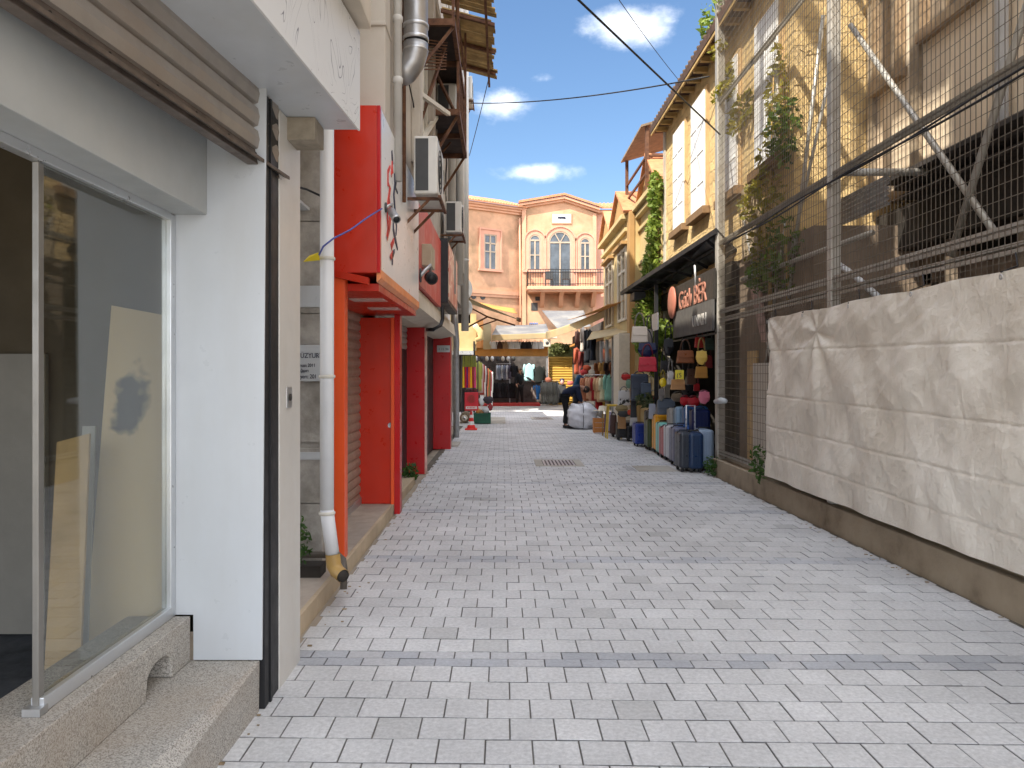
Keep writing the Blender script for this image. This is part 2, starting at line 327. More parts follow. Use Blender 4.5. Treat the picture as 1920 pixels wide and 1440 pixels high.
# ================================================================ ground, pavement
g = MB().add([(-400, -400, -.02), (400, -400, -.02), (400, 400, -.02), (-400, 400, -.02)], [(0, 1, 2, 3)])
struct(g.build('ground', M_grnd))
struct(MB().add([(-1.3, -3, -.006), (3.3, -3, -.006), (3.3, 39, -.006), (-1.3, 39, -.006)], [(0, 1, 2, 3)]).build('paving_bed', mat('joint_sand', (.12, .105, .085), .95, var=.3, scale=6)))
def pavement():
    rnd = random.Random(3); vs = []; fs = []; cols = []
    def lx(y): return -1.175+.02*max(0, 3.7-y) if y < 3.9 else (-1.2 if y < 8.3 else (-1.2 if y < 22 else -4.5))
    def rx(y): return 3.25 if y < 11.3 else (3.55 if y < 24 else 5.5)
    rows = []; y = 4.067-2.2*3-.1
    while y < 38.6:
        rows += [(y, .105, 1), (y+.105, .105, 1)]; y += .21
        for k in range(10): rows.append((y, .199, 0)); y += .199
    for ri, (y0, d, band) in enumerate(rows):
        off = (.1 if ri % 2 else 0)+rnd.uniform(-.006, .006)+.03; x = -4.6+off; g_ = .0016
        while x < 5.6:
            a, b_ = x+g_, x+.2-g_; x += .2
            l, r = lx(y0), rx(y0)
            if b_ < l+.03 or a > r-.03: continue
            if a < l: a = l+rnd.uniform(0, .02)
            if b_ > r: b_ = r
            c0, c1 = y0+.003, y0+d-.003; z = rnd.uniform(-.0016, .0016); e = .0035; t = [z+rnd.uniform(-.0012, .0012) for _ in range(4)]
            sh = lambda X, Y: (X, Y-.02*X+.02)
            n = len(vs)
            for (X, Y), zz in zip(((a, c0), (b_, c0), (b_, c1), (a, c1)), (-.017,)*4): vs.append((*sh(X, Y), zz))
            for (X, Y), zz in zip(((a, c0), (b_, c0), (b_, c1), (a, c1)), t): vs.append((*sh(X, Y), zz-e))
            for (X, Y), zz in zip(((a+e, c0+e), (b_-e, c0+e), (b_-e, c1-e), (a+e, c1-e)), t): vs.append((*sh(X, Y), zz))
            for k in range(4):
                k2 = (k+1) % 4; fs += [(n+k, n+k2, n+4+k2, n+4+k), (n+4+k, n+4+k2, n+8+k2, n+8+k)]
            fs.append((n+8, n+9, n+10, n+11))
            v = rnd.gauss(1, .032)
            if band: base = (.42*v, .43*v, .455*v) if rnd.random() < .55 else (.5*v, .5*v, .51*v)
            else: base = (.6*v, .597*v, .595*v) if rnd.random() > .025 else (.5*v, .497*v, .49*v)
            if band and y0 > 5: base = tuple(q*1.12 for q in base)
            dk = tuple(q*.22 for q in base); cols += [(*dk, 1)]*8+[(*base, 1)]*4
    me = bpy.data.meshes.new('pavement'); me.from_pydata(vs, [], fs); me.materials.append(pavermat())
    ca = me.color_attributes.new('tone', 'FLOAT_COLOR', 'POINT'); ca.data.foreach_set('color', [q for c in cols for q in c]); me.update()
    o = bpy.data.objects.new('pavement', me); COL.objects.link(o); struct(o)
pavement()
struct(MB().add([(-1.32, -3, -.0045), (-1.14, -3, -.0045), (-1.14, 12, -.0045), (-1.32, 12, -.0045)], [(0, 1, 2, 3)]).build('cement_strip', M_grnd))
# drain grates and covers
def grate(x0, x1, y0, y1, label, n=9):
    t = thing('drain_grate', label, 'drain grate', ((x0+x1)/2, (y0+y1)/2, 0))
    m = MB(); q = (x1-x0)*.16
    m.box(x0, x0+q, y0, y1, -.01, .009); m.box(x1-q, x1, y0, y1, -.01, .009); m.box(x0+q, x1-q, y0, y0+.09, -.01, .009); m.box(x0+q, x1-q, y1-.09, y1, -.01, .009)
    m.build('frame', M_conc, t, bevel=.003)
    B(x0+q, x1-q, y0+.09, y1-.09, -.01, .003).build('pit', M_black, t)
    b = MB()
    for i in range(n):
        x = x0+q+(x1-x0-2*q)*(i+.5)/n; b.box(x-.016, x+.016, y0+.09, y1-.09, .0035, .008)
    b.build('bars', M_steel, t)
grate(.57, 1.40, 12.55, 13.5, 'rectangular iron drain grate in a concrete frame, in the middle of the paving')
grate(1.0, 1.75, 25.2, 26.6, 'small far drain grate in the paving before the bent man')
t = thing('manhole_cover', 'worn concrete manhole cover with an iron edge beside the suitcases', 'manhole cover', (2.45, 12.2, 0))
B(2.2, 2.83, 11.9, 12.62, -.01, .006).build('slab', M_conc, t, bevel=.003)
b = MB()
for i in range(3): b.box(2.05+i*.05, 2.075+i*.05, 11.92, 12.6, -.01, .007)
b.build('grid_bars', M_steel, t)
tag(B(-.72, .1, 23.2, 26.6, -.01, .005).build('cement_patch', M_conc, None), 'flat cement patch in the paving right of the green crate', 'cement patch')

# ================================================================ LEFT: near shop
sh = thing('near_shop_building', 'empty shop with white panels, raised roller shutter and wide white canopy, nearest on the left', 'building', (-2, 3, 0))
def ox(y, s=.1): return -1.14-s*(3.66-y)
# lower + upper granite steps
t = thing('granite_step', 'lower speckled granite step in front of the empty shop, beside the paving', 'step', (-1.4, 2.5, 0))
m = MB(); y0, y1 = -1.0, 3.47
m.add([(-1.8, y0, -.02), (-1.155-.02, y0, -.02), (-1.14, y1, -.02), (-1.8, y1, -.02), (-1.8, y0, .237), (-1.136-.07*(y1-y0), y0, .237), (-1.136, y1, .237), (-1.8, y1, .237)], [(0, 3, 2, 1), (4, 5, 6, 7), (0, 1, 5, 4), (1, 2, 6, 5), (2, 3, 7, 6), (3, 0, 4, 7)])
m.build('tread', M_gran, t, bevel=.008)
t = thing('granite_sill', 'upper speckled granite sill with a rounded drain notch under the shop glass', 'step', (-1.6, 2.5, .237))
# upper sill with a notch cut in its front face near the far end
m = MB(); X0, X1 = -1.75, -1.455
m.box(X0, X1, -1.0, 3.02, .238, .448)
prof = [(3.02, .448), (3.02, .24), (3.03, .31)]+[(3.03+.11*(1-cos(a))/1.0, .31+.055*sin(a)) for a in [pi*k/8 for k in range(1, 8)]]+[(3.25, .31), (3.26, .24), (3.45, .24), (3.45, .448)]
m.prism(prof, 'x', X0, X1)
m.build('sill_block', M_gran, t, bevel=.006)
# shop floor, inner walls
B(-5, -1.75, -1, 3.95, -.02, .232).build('floor', mat('shop_floor', (.05, .055, .065), .8, var=.4, scale=8), sh)
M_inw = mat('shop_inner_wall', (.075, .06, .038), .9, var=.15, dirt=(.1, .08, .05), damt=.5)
B(-5, -1.42, 3.86, 4.0, .232, 3.0).build('end_wall', M_inw, sh)
B(-5.1, -5, -1, 4.0, 0, 3.0).build('back_wall', M_inw, sh)
B(-5, -1.42, -1, 3.86, 2.95, 3.04).build('ceiling', M_inw, sh)
B(-3.4, -2.35, 3.8, 3.83, .24, 1.68).build('grey_board', mat('grey_board', (.2, .19, .165), .7), sh)
# aluminium glass frame
m = MB(); 
m.box(-1.57, -1.525, 3.405, 3.45, .45, 2.315)             # far stile
m.box(-1.57, -1.525, 2.46, 3.405, .4495, .50)             # bottom rail
m.box(-1.57, -1.525, -1, 3.405, 2.285, 2.3195)             # top rail
fr = m.build('window_frame', M_alu, sh, bevel=.003)
B(-1.562, -1.54, 2.455, 2.485, .452, 2.284).build('sliding_stile', mat('dark_stile', (.26, .25, .23), .4, .6), sh, bevel=.002)
B(-1.58, -1.52, 2.43, 2.475, .4495, .475).build('stile_foot', M_steel, sh)
B(-1.552, -1.546, 2.486, 3.404, .501, 2.284).build('glass_pane', glassmat('shop_glass', (.76, .77, .73), .09, ior=1.38), sh)
# lintel box
m = MB(); m.box(-1.58, -1.378, -1, 3.452, 2.32, 2.95); m.build('lintel_panel', mat('lintel_shaded_white', (.42, .44, .44), .4, var=.06, bump=.04, bscale=6, dirt=(.33, .33, .31), damt=.5), sh, bevel=.004)  # white-ish panel; its shading is put into the grey base colour
# frontal white panel at the far end with notch
m = MB(); Y = 3.453
a = W(325, 1153, Y); c = W(362, 1237, Y); e = W(491, 1237, Y)
poly = [(a.x, a.z+.0), (c.x, a.z), (c.x, .241), (e.x, .241), (W(499, 0, Y).x, 2.93), (a.x, 2.93)]
m.prism(poly, 'y', Y, Y+.012); m.build('white_end_panel', M_white, sh, bevel=.002)
# guide rail (black channel) and pillar
m = MB(); m.box(-1.165, -1.118, 3.48, 3.54, 0, 2.9); m.box(-1.2, -1.165, 3.48, 3.7, 0, 2.9); m.box(-1.165, -1.12, 3.6, 3.70, 0, 2.9)
m.build('shutter_rail', M_black, sh, bevel=.003)
B(-1.13, -1.112, 3.555, 3.575, 0, 2.9).build('rail_lip', M_black, sh)
B(-1.45, -1.115, 3.705, 4.08, -.02, 2.905).build('white_pillar', mat('white_marble', (.62, .6, .56), .4, var=.04, dirt=(.55, .47, .38), damt=.35, dscale=2, streak=True), sh, bevel=.004)
# switch plate
t = thing('key_switch', 'small steel key switch plate on the white pillar', 'switch', (-1.11, 3.86, 1.45))
p0 = Vector((-1.115, 3.83, 0)); z = H-(745-VY)*3.85/F
B(-1.115, -1.109, 3.81, 3.9, z-.055, z+.055).build('plate', M_steel, t, bevel=.003)
MB().lathe([(.018, 0), (.018, .008), (0, .008)], (-1.109, 3.855, z), 12, 'x').build('lock', M_dark, t)
# roller shutter, slightly skewed to the street
m = MB(); zb, zt = 2.62, 3.15; n = 5
def P(y, d, z): return (ox(y)+d, y, z)
YA, YB = -1.0, 3.68
for k in range(n):
    z = zb+k*(zt-zb)/n; h_ = (zt-zb)/n
    pr = [(0, z+.004), (.02, z+h_*.1), (.028, z+h_*.5), (.02, z+h_*.86), (.0, z+h_*.9), (.0, z+h_+.004)]
    for (d0, a0), (d1, a1) in zip(pr, pr[1:]): m.add([P(YA, d0, a0), P(YB, d0, a0), P(YB, d1, a1), P(YA, d1, a1)], [(0, 1, 2, 3)])
m.build('roller_shutter', mat('weathered_shutter', (.36, .325, .29), .4, .3, var=.12, scale=6, dirt=(.24, .17, .12), damt=.6, dscale=3), sh)
m = MB()
m.hexa([P(YA, -.03, 2.555), P(YA, .02, 2.555), P(YB+.05, .02, 2.555), P(YB+.05, -.03, 2.555), P(YA, -.03, 2.63), P(YA, .005, 2.63), P(YB+.05, .005, 2.63), P(YB+.05, -.03, 2.63)])
m.hexa([P(YA, .02, 2.575), P(YA, .05, 2.562), P(YB+.08, .05, 2.562), P(YB+.08, .02, 2.575), P(YA, .02, 2.592), P(YA, .05, 2.58), P(YB+.08, .05, 2.58), P(YB+.08, .02, 2.592)])
m.build('bottom_bar', mat('grimy_bar', (.16, .13, .11), .5, .5, var=.3, scale=8), sh, bevel=.003)
m = MB()
for k in range(16):
    y = -.6+k*.27; m.lathe([(.006, 0), (.006, .006), (0, .006)], (ox(y)+.008, y, 2.605), 6, 'x')
m.build('rivets', M_dark, sh)
# canopy
m = MB()
def cx(y): return -.79-.076*(4.04-y)
m.hexa([(ox(-1), -1, 2.91), (cx(-1), -1, 2.91), (cx(4.04), 4.04, 2.91), (-1.42, 4.04, 2.91), (ox(-1), -1, 3.44), (cx(-1), -1, 3.44), (cx(4.04), 4.04, 3.44), (-1.42, 4.04, 3.44)])
m.build('canopy_box', M_white, sh, bevel=.004)
m = MB(); m.hexa([(-5.1, -1.1, 3.04), (ox(-1)-.35, -1.1, 3.04), (-1.425, 4.04, 3.04), (-5.1, 4.04, 3.04), (-5.1, -1.1, 3.46), (ox(-1)-.35, -1.1, 3.46), (-1.425, 4.04, 3.46), (-5.1, 4.04, 3.46)]); m.build('lintel_slab', M_conc, sh)
# marble fascia with scribbled lines
def graff():
    m = bpy.data.materials.new('scribbled_fascia'); m.use_nodes = True; N = m.node_tree.nodes; L = m.node_tree.links; b = N['Principled BSDF']; t = N.new('ShaderNodeTexCoord')
    v = N.new('ShaderNodeTexNoise'); v.inputs['Scale'].default_value = 2.3; v.inputs['Detail'].default_value = 1.2; v.inputs['Distortion'].default_value = 1.6; mpp = N.new('ShaderNodeMapping'); mpp.inputs['Scale'].default_value = (1, 1.2, .9); L.new(t.outputs['Object'], mpp.inputs[0]); L.new(mpp.outputs[0], v.inputs[0])
    a = N.new('ShaderNodeMath'); a.operation = 'PINGPONG'; a.inputs[1].default_value = .05; L.new(v.outputs['Fac'], a.inputs[0])
    r = N.new('ShaderNodeMapRange'); r.inputs['From Min'].default_value = .0008; r.inputs['From Max'].default_value = .0032; L.new(a.outputs[0], r.inputs['Value'])
    n = N.new('ShaderNodeTexNoise'); n.inputs['Scale'].default_value = 5; n.inputs['Detail'].default_value = 3; L.new(t.outputs['Object'], n.inputs[0])
    r2 = N.new('ShaderNodeMapRange'); r2.inputs['From Min'].default_value = .45; r2.inputs['From Max'].default_value = .55; r2.inputs['To Min'].default_value = 0; L.new(n.outputs['Fac'], r2.inputs['Value'])
    mxx = N.new('ShaderNodeMath'); mxx.operation = 'MAXIMUM'; L.new(r.outputs[0], mxx.inputs[0]); L.new(r2.outputs[0], mxx.inputs[1])
    x = N.new('ShaderNodeMix'); x.data_type = 'RGBA'; L.new(mxx.outputs[0], x.inputs['Factor']); x.inputs['A'].default_value = (.12, .12, .14, 1); x.inputs['B'].default_value = (.68, .68, .67, 1)
    L.new(x.outputs['Result'], b.inputs['Base Color']); b.inputs['Roughness'].default_value = .45; return m
m = MB(); m.hexa([(cx(-1)+.001, -1, 2.905), (cx(-1)+.012, -1, 2.905), (cx(4.04)+.012, 4.045, 2.905), (cx(4.04)+.001, 4.045, 2.905), (cx(-1)+.001, -1, 3.445), (cx(-1)+.012, -1, 3.445), (cx(4.04)+.012, 4.045, 3.445), (cx(4.04)+.001, 4.045, 3.445)])
m.build('canopy_fascia', graff(), sh, bevel=.002)
B(-1.12, -.97, 3.83, 4.02, 2.79, 2.909).build('junction_box', mat('grimy_box', (.3, .26, .2), .7, var=.3, scale=9, dirt=(.12, .1, .07)), sh, bevel=.005)
# storeys above
M_up = mat('upper_render', (.52, .46, .38), .9, var=.12, bump=.3, bscale=20, dirt=(.35, .28, .2), damt=.6, streak=True)
B(-5.1, -.72, 2.2, 4.06, 3.467, 3.66).build('balcony_slab', M_up, sh, bevel=.006)
B(-4.1, -1.05, -1, 5.3, 3.66, 12.2).build('storeys', M_up, sh)
B(-1.5, -1.05, -3, 1.45, 3.66, 16.5).build('shade_tower', M_up, sh)  # unseen thin block, shaped to keep the near wall opposite in shadow
B(-1.12, -1.05, 1.9, 5.6, 13.95, 14.4).build('shadow_beam', M_up, sh)  # unseen beam added to cast a shadow band on the wall opposite
for y in (3.6, 5.4): B(-1.12, -1.05, y, y+.06, 12.5, 13.95).build('shadow_beam_post', M_up, sh)  # posts added with the shadow-casting beam, out of view
# boards leaning inside
def board(name, label, cat, pts, th, m):      # pts: 4 corners (bl, br, tr, tl)
    p = [Vector(q) for q in pts]; nrm = (p[1]-p[0]).cross(p[3]-p[0]).normalized()*th
    mm = MB().hexa([p[0], p[1], p[1]+nrm, p[0]+nrm, p[3], p[2], p[2]+nrm, p[3]+nrm]); return tag(mm.build(name, m, None), label, cat)
def stained():
    m = bpy.data.materials.new('stained_board'); m.use_nodes = True; N = m.node_tree.nodes; L = m.node_tree.links; b = N['Principled BSDF']; t = N.new('ShaderNodeTexCoord')
    n = N.new('ShaderNodeTexNoise'); n.inputs['Scale'].default_value = 9; n.inputs['Detail'].default_value = 8; L.new(t.outputs['Object'], n.inputs[0])
    s = N.new('ShaderNodeVectorMath'); s.operation = 'SUBTRACT'; L.new(t.outputs['Object'], s.inputs[0]); s.inputs[1].default_value = (-1.84, 3.55, 1.45)
    q = N.new('ShaderNodeVectorMath'); q.operation = 'MULTIPLY'; L.new(s.outputs[0], q.inputs[0]); q.inputs[1].default_value = (11, 1.5, 5)
    l = N.new('ShaderNodeVectorMath'); l.operation = 'LENGTH'; L.new(q.outputs[0], l.inputs[0])
    ad = N.new('ShaderNodeMath'); ad.operation = 'MULTIPLY_ADD'; L.new(n.outputs['Fac'], ad.inputs[0]); ad.inputs[1].default_value = 2.6; L.new(l.outputs['Value'], ad.inputs[2])
    r = N.new('ShaderNodeMapRange'); r.inputs['From Min'].default_value = 1.85; r.inputs['From Max'].default_value = 2.3; L.new(ad.outputs[0], r.inputs['Value'])
    x = N.new('ShaderNodeMix'); x.data_type = 'RGBA'; L.new(r.outputs[0], x.inputs['Factor']); x.inputs['A'].default_value = (.06, .065, .07, 1); x.inputs['B'].default_value = (.7, .54, .32, 1)
    L.new(x.outputs['Result'], b.inputs['Base Color']); b.inputs['Roughness'].default_value = .6; return m
a = W(172, 0, 3.5); b_ = W(322, 0, 3.5)
board('stained_board', 'cream board with a dark stain leaning behind the shop glass', 'board', [(a.x, 3.45, .235), (b_.x, 3.45, .235), (b_.x+.02, 3.75, 1.84), (a.x-.03, 3.75, 1.92)], .018, stained())
board('plywood_offcut', 'narrow plywood offcut leaning in front of the stained board', 'board', [(W(85, 0, 3.2).x, 3.2, .235), (W(152, 0, 3.2).x, 3.2, .235), (W(166, 0, 3.4).x, 3.42, 1.3), (W(105, 0, 3.4).x, 3.42, 1.26)], .015, mat('plywood', (.58, .4, .19), .7, var=.2, scale=4, dirt=(.4, .25, .1), streak=True))
board('grey_offcut', 'thin grey board standing right of the plywood behind the shop glass', 'board', [(W(150, 0, 3.35).x, 3.3, .235), (W(176, 0, 3.35).x, 3.3, .235), (W(176, 0, 3.6).x, 3.62, 1.32), (W(152, 0, 3.6).x, 3.62, 1.32)], .01, mat('grey_offcut', (.42, .42, .4), .7))

# ================================================================ LEFT: second building (stone clad base, red shop, upper floors)
lb = thing('corner_building', 'tall weathered building with stone base and cluttered upper facade, left of the alley', 'building', (-2, 12, 0))
# clad wall in courses
m = MB(); zs = [.13, .62, 1.03, 1.07, 1.56, 2.02, 2.2, 2.7, 3.3, 3.9]
for i, (a, c) in enumerate(zip(zs, zs[1:])):
    if i in (2,): continue
    m.box(-2.4, -1.33, 5.45, 5.62, a+.004, c-.004)
m.box(-2.4, -1.335, 5.47, 5.62, .13, 6.3)
m.build('clad_wall', M_greyw, lb, bevel=.003)
B(-2.4, -1.32, 5.438, 5.449, H-(862-VY)*5.44/F-.0, H-(848-VY)*5.44/F).build('white_strip', M_white, lb)
z1, z0 = H-(536-VY)*5.44/F, H-(576-VY)*5.44/F
B(-2.4, -1.325, 5.43, 5.449, z0, z1).build('white_band', M_white, lb, bevel=.003)
B(-2.4, -1.3, 5.28, 5.45, .10, .2).build('dark_base', M_dark, lb)
B(-1.6, -1.42, 4.9, 5.449, 2.78, 2.8).build('small_ledge', M_white, lb)
# upper block
m = MB(); m.box(-4, -1.0, 6.28, 12.0, 3.2, 9.6); m.box(-4, -1.0, 12.0, 20.3, 3.2, 11.9); m.build('upper_wall', M_stucco, lb, bevel=.01)
B(-4, -1.36, 5.47, 6.28, 6.3, 9.7).build('side_wall', M_stucco, lb)
m = MB(); m.box(-1.36, -.985, 6.22, 6.5, 3.2, 9.7); m.box(-1.4, -.975, 6.2, 6.52, 4.5, 4.54)
m.build('corner_pilaster', mat('pilaster_stone', (.52, .47, .4), .8, var=.14, scale=3, dirt=(.38, .32, .25), damt=.7, dscale=3), lb, bevel=.01)
m = MB()
for y in (8.1, 9.7, 14.0, 15.6, 17.2, 18.9): m.box(-1.0, -.9, y, y+.28, 3.9, 9.6 if y < 12 else 11.9)
for z in (6.8, 9.3): m.box(-1.0, -.93, 6.6, 20.3, z, z+.18)
m.build('pilasters', M_stucco, lb, bevel=.01)
def window(lb_, y0, y1, z0, z1, X=-1.0, s=1, fm=None, gm=None, name='window'):
    f = MB(); f.box(X, X+s*.05, y0, y0+.06, z0, z1); f.box(X, X+s*.05, y1-.06, y1, z0, z1); f.box(X, X+s*.05, y0+.06, y1-.06, z1-.06, z1); f.box(X, X+s*.05, y0+.06, y1-.06, z0, z0+.06); f.box(X, X+s*.045, (y0+y1)/2-.025, (y0+y1)/2+.025, z0+.06, z1-.06)
    o = f.build(name, fm or M_cream, lb_, bevel=.004)
    B(X+s*.004, X+s*.015, y0+.05, y1-.05, z0+.05, z1-.05).build('pane', gm or MATS['dark_interior'], o); return o
M_wglass = mat('dark_window_glass', (.03, .035, .04), .12, var=.3, scale=1.5, bump=.1, bscale=2, spec=.8)
for y in (8.6, 10.4, 14.5, 16.2, 17.8):
    for z in (4.3, 7.3, 9.8):
        if y > 12 or z < 9: window(lb, y, y+.8, z, z+1.5, gm=M_wglass)
# lower storey beyond the red shop: back wall line
B(-5, -1.62, 5.7, 24, 0, 3.2).build('ground_floor_wall', M_stucco, lb)
B(-5, -1.9, 20.3, 27, 3.2, 6.0).build('rear_wing', M_stucco, lb)
# brown shutter of the red shop
slats(6.1, 8.3, -1.6, .14, 2.25, .1, .02).build('brown_shutter', M_shut, lb)
B(-1.6, -1.57, 6.1, 8.3, .12, .2).build('shutter_foot', M_steel, lb)
# long low sandstone step
st = thing('sandstone_step', 'low sandstone kerb step along the red shop front', 'step', (-1.4, 6.3, 0))
M_sand = mat('sandstone', (.48, .38, .26), .85, var=.16, scale=3, bump=.3, dirt=(.33, .25, .17), damt=.5)
m = MB()
for a, c in ((4.09, 4.87), (4.875, 5.6), (5.605, 6.7), (6.705, 7.5), (7.505, 8.25)): m.box(-1.245, -1.215, a, c, -.02, .123)
m.build('riser', M_sand, st, bevel=.004)
m = MB(); m.box(-1.62, -1.2455, 4.09, 5.6, -.02, .12)
for a, c in ((5.605, 6.4), (6.405, 7.3), (7.305, 8.3)): m.box(-1.62, -1.2455, a, c, -.02, .121)
m.build('tread', mat('sandstone_tread', (.4, .34, .28), .8, var=.2, scale=4, bump=.3, dirt=(.25, .22, .2), damt=.5), st, bevel=.003)
# red shop cladding
rs = thing('red_shopfront', 'glossy red and orange clad shopfront with a boxed sign over a brown shutter', 'shopfront', (-1.2, 7, 0))
B(-1.36, -1.238, 5.8, 5.92, .124, 2.34).build('orange_column', M_orange, rs, bevel=.004)
B(-1.6, -1.215, 8.25, 8.42, .124, 2.2).build('red_pillar', M_red, rs, bevel=.004)
B(-1.2145, -1.15, 8.3, 8.46, 0, 2.24).build('red_pillar_edge', M_dred, rs, bevel=.003)
B(-1.24, -1.205, 8.22, 8.2495, .124, 2.2).build('orange_strip', M_orange, rs, bevel=.002)
sb = B(-1.36, -.985, 5.8, 8.5, 2.37, 3.683).build('sign_box', M_red, rs, bevel=.004)
B(-.984, -.962, 5.86, 8.5, 2.40, 3.68).build('sign_face', mat('white_sign_face', (.78, .77, .75), .35, var=.03, bump=.03, dirt=(.68, .66, .62), damt=.3, dscale=3), rs, bevel=.003)
B(-.984, -.958, 5.8, 5.855, 2.37, 3.683).build('sign_corner_trim', M_dred, rs, bevel=.003)
m = MB(); m.hexa([(-.99, 5.82, 2.30), (-.955, 5.82, 2.33), (-.955, 8.5, 2.33), (-.99, 8.5, 2.30), (-.99, 5.82, 2.396), (-.955, 5.82, 2.396), (-.955, 8.5, 2.396), (-.99, 8.5, 2.396)])
m.build('orange_trim', mat('faded_orange', lin((240, 150, 95)), .5, var=.1, dirt=(.5, .25, .12)), rs)
B(-1.6, -.992, 5.93, 8.5, 2.24, 2.30).build('soffit', M_red, rs, bevel=.004)
m = MB()
for y in (6.5, 7.4): m.box(-1.35, -1.05, y, y+.25, 2.232, 2.2395)
m.build('soffit_light', mat('soffit_lens', (.6, .45, .4), .4), rs)
# bent strip at box bottom
MB().hexa([(-1.36, 5.78, 2.345), (-1.04, 5.74, 2.27), (-1.04, 5.8, 2.27), (-1.36, 5.8, 2.345), (-1.36, 5.78, 2.40), (-1.04, 5.74, 2.325), (-1.04, 5.8, 2.325), (-1.36, 5.8, 2.40)]).build('loose_trim', M_red, rs)
# brush lettering on the sign
def stroke(mb, pts, wd, X):
    """pts: list of (px, py, w) in photo pixels on the sign face -> raised brush stroke"""
    P3 = [WX(px, py, X) for px, py in pts]; n = len(P3)
    vs = []
    for i, p in enumerate(P3):
        d = (P3[min(i+1, n-1)]-P3[max(i-1, 0)]).normalized(); s = Vector((0, -d.z, d.y)); ww = wd*(0.25+.75*sin(pi*(i+.35)/(n-.3)))
        vs += [p+s*ww, p-s*ww]
    fr_ = [tuple(v+Vector((.006, 0, 0))) for v in vs]; bk = [tuple(v) for v in vs]
    mb.add(fr_+bk, [(2*i, 2*i+1, 2*i+3, 2*i+2) for i in range(n-1)]+[(2*i, 2*i+2, 2*n+2*i+2, 2*n+2*i) for i in range(n-1)]+[(2*i+1, 2*n+2*i+1, 2*n+2*i+3, 2*i+3) for i in range(n-1)])
m = MB(); X = -.961
for pts, wd in (([(731, 312), (727, 322), (727, 345), (731, 352), (727, 380), (726, 410), (728, 440)], .03), ([(736, 325), (735, 308), (733, 330)], .03), ([(729, 372), (732, 400), (729, 425), (725, 447)], .045), ([(738, 450), (733, 462), (736, 476), (731, 484)], .04)): stroke(m, pts, wd, X)
m.build('red_lettering', mat('letter_red', (.6, .03, .02), .5), rs)
m = MB()
for pts, wd in (([(734, 282), (735, 296), (736, 308)], .03), ([(739, 325), (740, 345), (738, 365), (740, 395), (743, 425), (742, 440)], .032), ([(743, 335), (741, 352), (745, 362)], .02), ([(737, 395), (737, 430), (741, 450), (745, 467)], .03), ([(739, 470), (735, 480), (735, 497)], .028)): stroke(m, pts, wd, X)
m.build('dark_lettering', mat('letter_navy', (.015, .02, .06), .5), rs)
MB().lathe([(.03, 0), (.03, .003), (0, .003)], (-1.25, 8.2465, 1.0), 10, 'y').build('sticker', M_white, rs)

# plaque on clad wall
pl = thing('wall_plaque', 'white enamel plaque with bold dark lettering on the grey stone wall', 'sign', (-1.4, 5.43, 1.6))
z1, z0 = H-(647-VY)*5.42/F, H-(715-VY)*5.42/F
B(-1.75, -1.322, 5.41, 5.437, z0, z1).build('plate', M_white, pl, bevel=.004)
TX = mat('ink', (.02, .022, .05), .5)
for s_, py, sz, x in (('ÜZYURT', 671, .052, -1.478), ('ınuın 2011', 688, .036, -1.488), ('ağıpırı', 697.5, .034, -1.488), ('(yerı: 201', 709.5, .043, -1.49)):
    text('lettering', s_, TX, sz, (x, 5.408, H-(py-VY)*5.4/F), RF, pl, ext=.002, sx=.82 if sz > .05 else .8)
# pipes at the stone wall
dp = thing('white_downpipe', 'white plastic downpipe ending in a yellowed elbow before the grey stone wall', 'downpipe', (-1.18, 5, 0))
q = lambda px, py, Y=5.0: W(px, py, Y)
MB().tube([q(613, 150), q(613, 600), q(613, 955)], .047, 16).build('upper_pipe', M_pvc, dp)
MB().tube([q(613, 955), q(615, 975), q(624, 1043)], .046, 16).build('lower_pipe', M_pvc, dp)
for py in (485, 706, 962): MB().lathe([(.05, -.012), (.056, -.006), (.056, .006), (.05, .012)], q(613, py), 18).build('collar', mat('grimy_pvc', (.6, .57, .5), .5), dp)
MB().tube([q(624, 1038), q(626, 1060), q(632, 1071, 4.98), q(643, 1080, 4.93)], [.05, .05, .048, .046], 16, cap=False).build('elbow', M_pvcy, dp)
MB().tube([q(641, 1078, 4.94), q(644, 1081, 4.92)], [.04, .04], 14).build('mouth', M_dark, dp)
d2 = thing('grey_waste_pipe', 'old grey waste pipe bending down to the paving behind the white downpipe', 'pipe', (-1.2, 5.2, 0))
MB().tube([W(560, 1040, 5.3), W(600, 1040, 5.3), W(635, 1042, 5.25), W(643, 1050, 5.15), W(645, 1065, 5.1), W(644, 1105, 5.05)], .024, 12).build('pipe', mat('dark_pvc', (.1, .085, .07), .6), d2)
tag(MB().tube([W(560, 351, 5.4), W(575, 355, 5.38), W(603, 368, 5.2)], .008, 8).build('black_cable', M_black, None), 'short black cable crossing the grey stone wall behind the pipe', 'cable')
cb = thing('blue_cable', 'thin blue cable from the camera on the white sign to a yellow clip', 'cable', W(650, 435, 5.1))
MB().tube([W(716, 391, 5.75), W(690, 407, 5.5), W(655, 432, 5.1), W(625, 447, 4.93), W(606, 462, 4.9), W(598, 478, 4.92)], .006, 6).build('wire', mat('blue_wire', (.08, .1, .35), .5), cb)
MB().add([W(597, 473, 4.92), W(600, 488, 4.92), W(568, 491, 4.95), W(580, 479, 4.95), W(597, 473, 4.95), W(600, 488, 4.95), W(568, 491, 4.97), W(580, 479, 4.97)], [(0, 1, 2, 3), (7, 6, 5, 4), (0, 4, 5, 1), (1, 5, 6, 2), (2, 6, 7, 3), (3, 7, 4, 0)]).build('yellow_clip', mat('yellow_plastic', (.65, .5, .02), .5), cb)
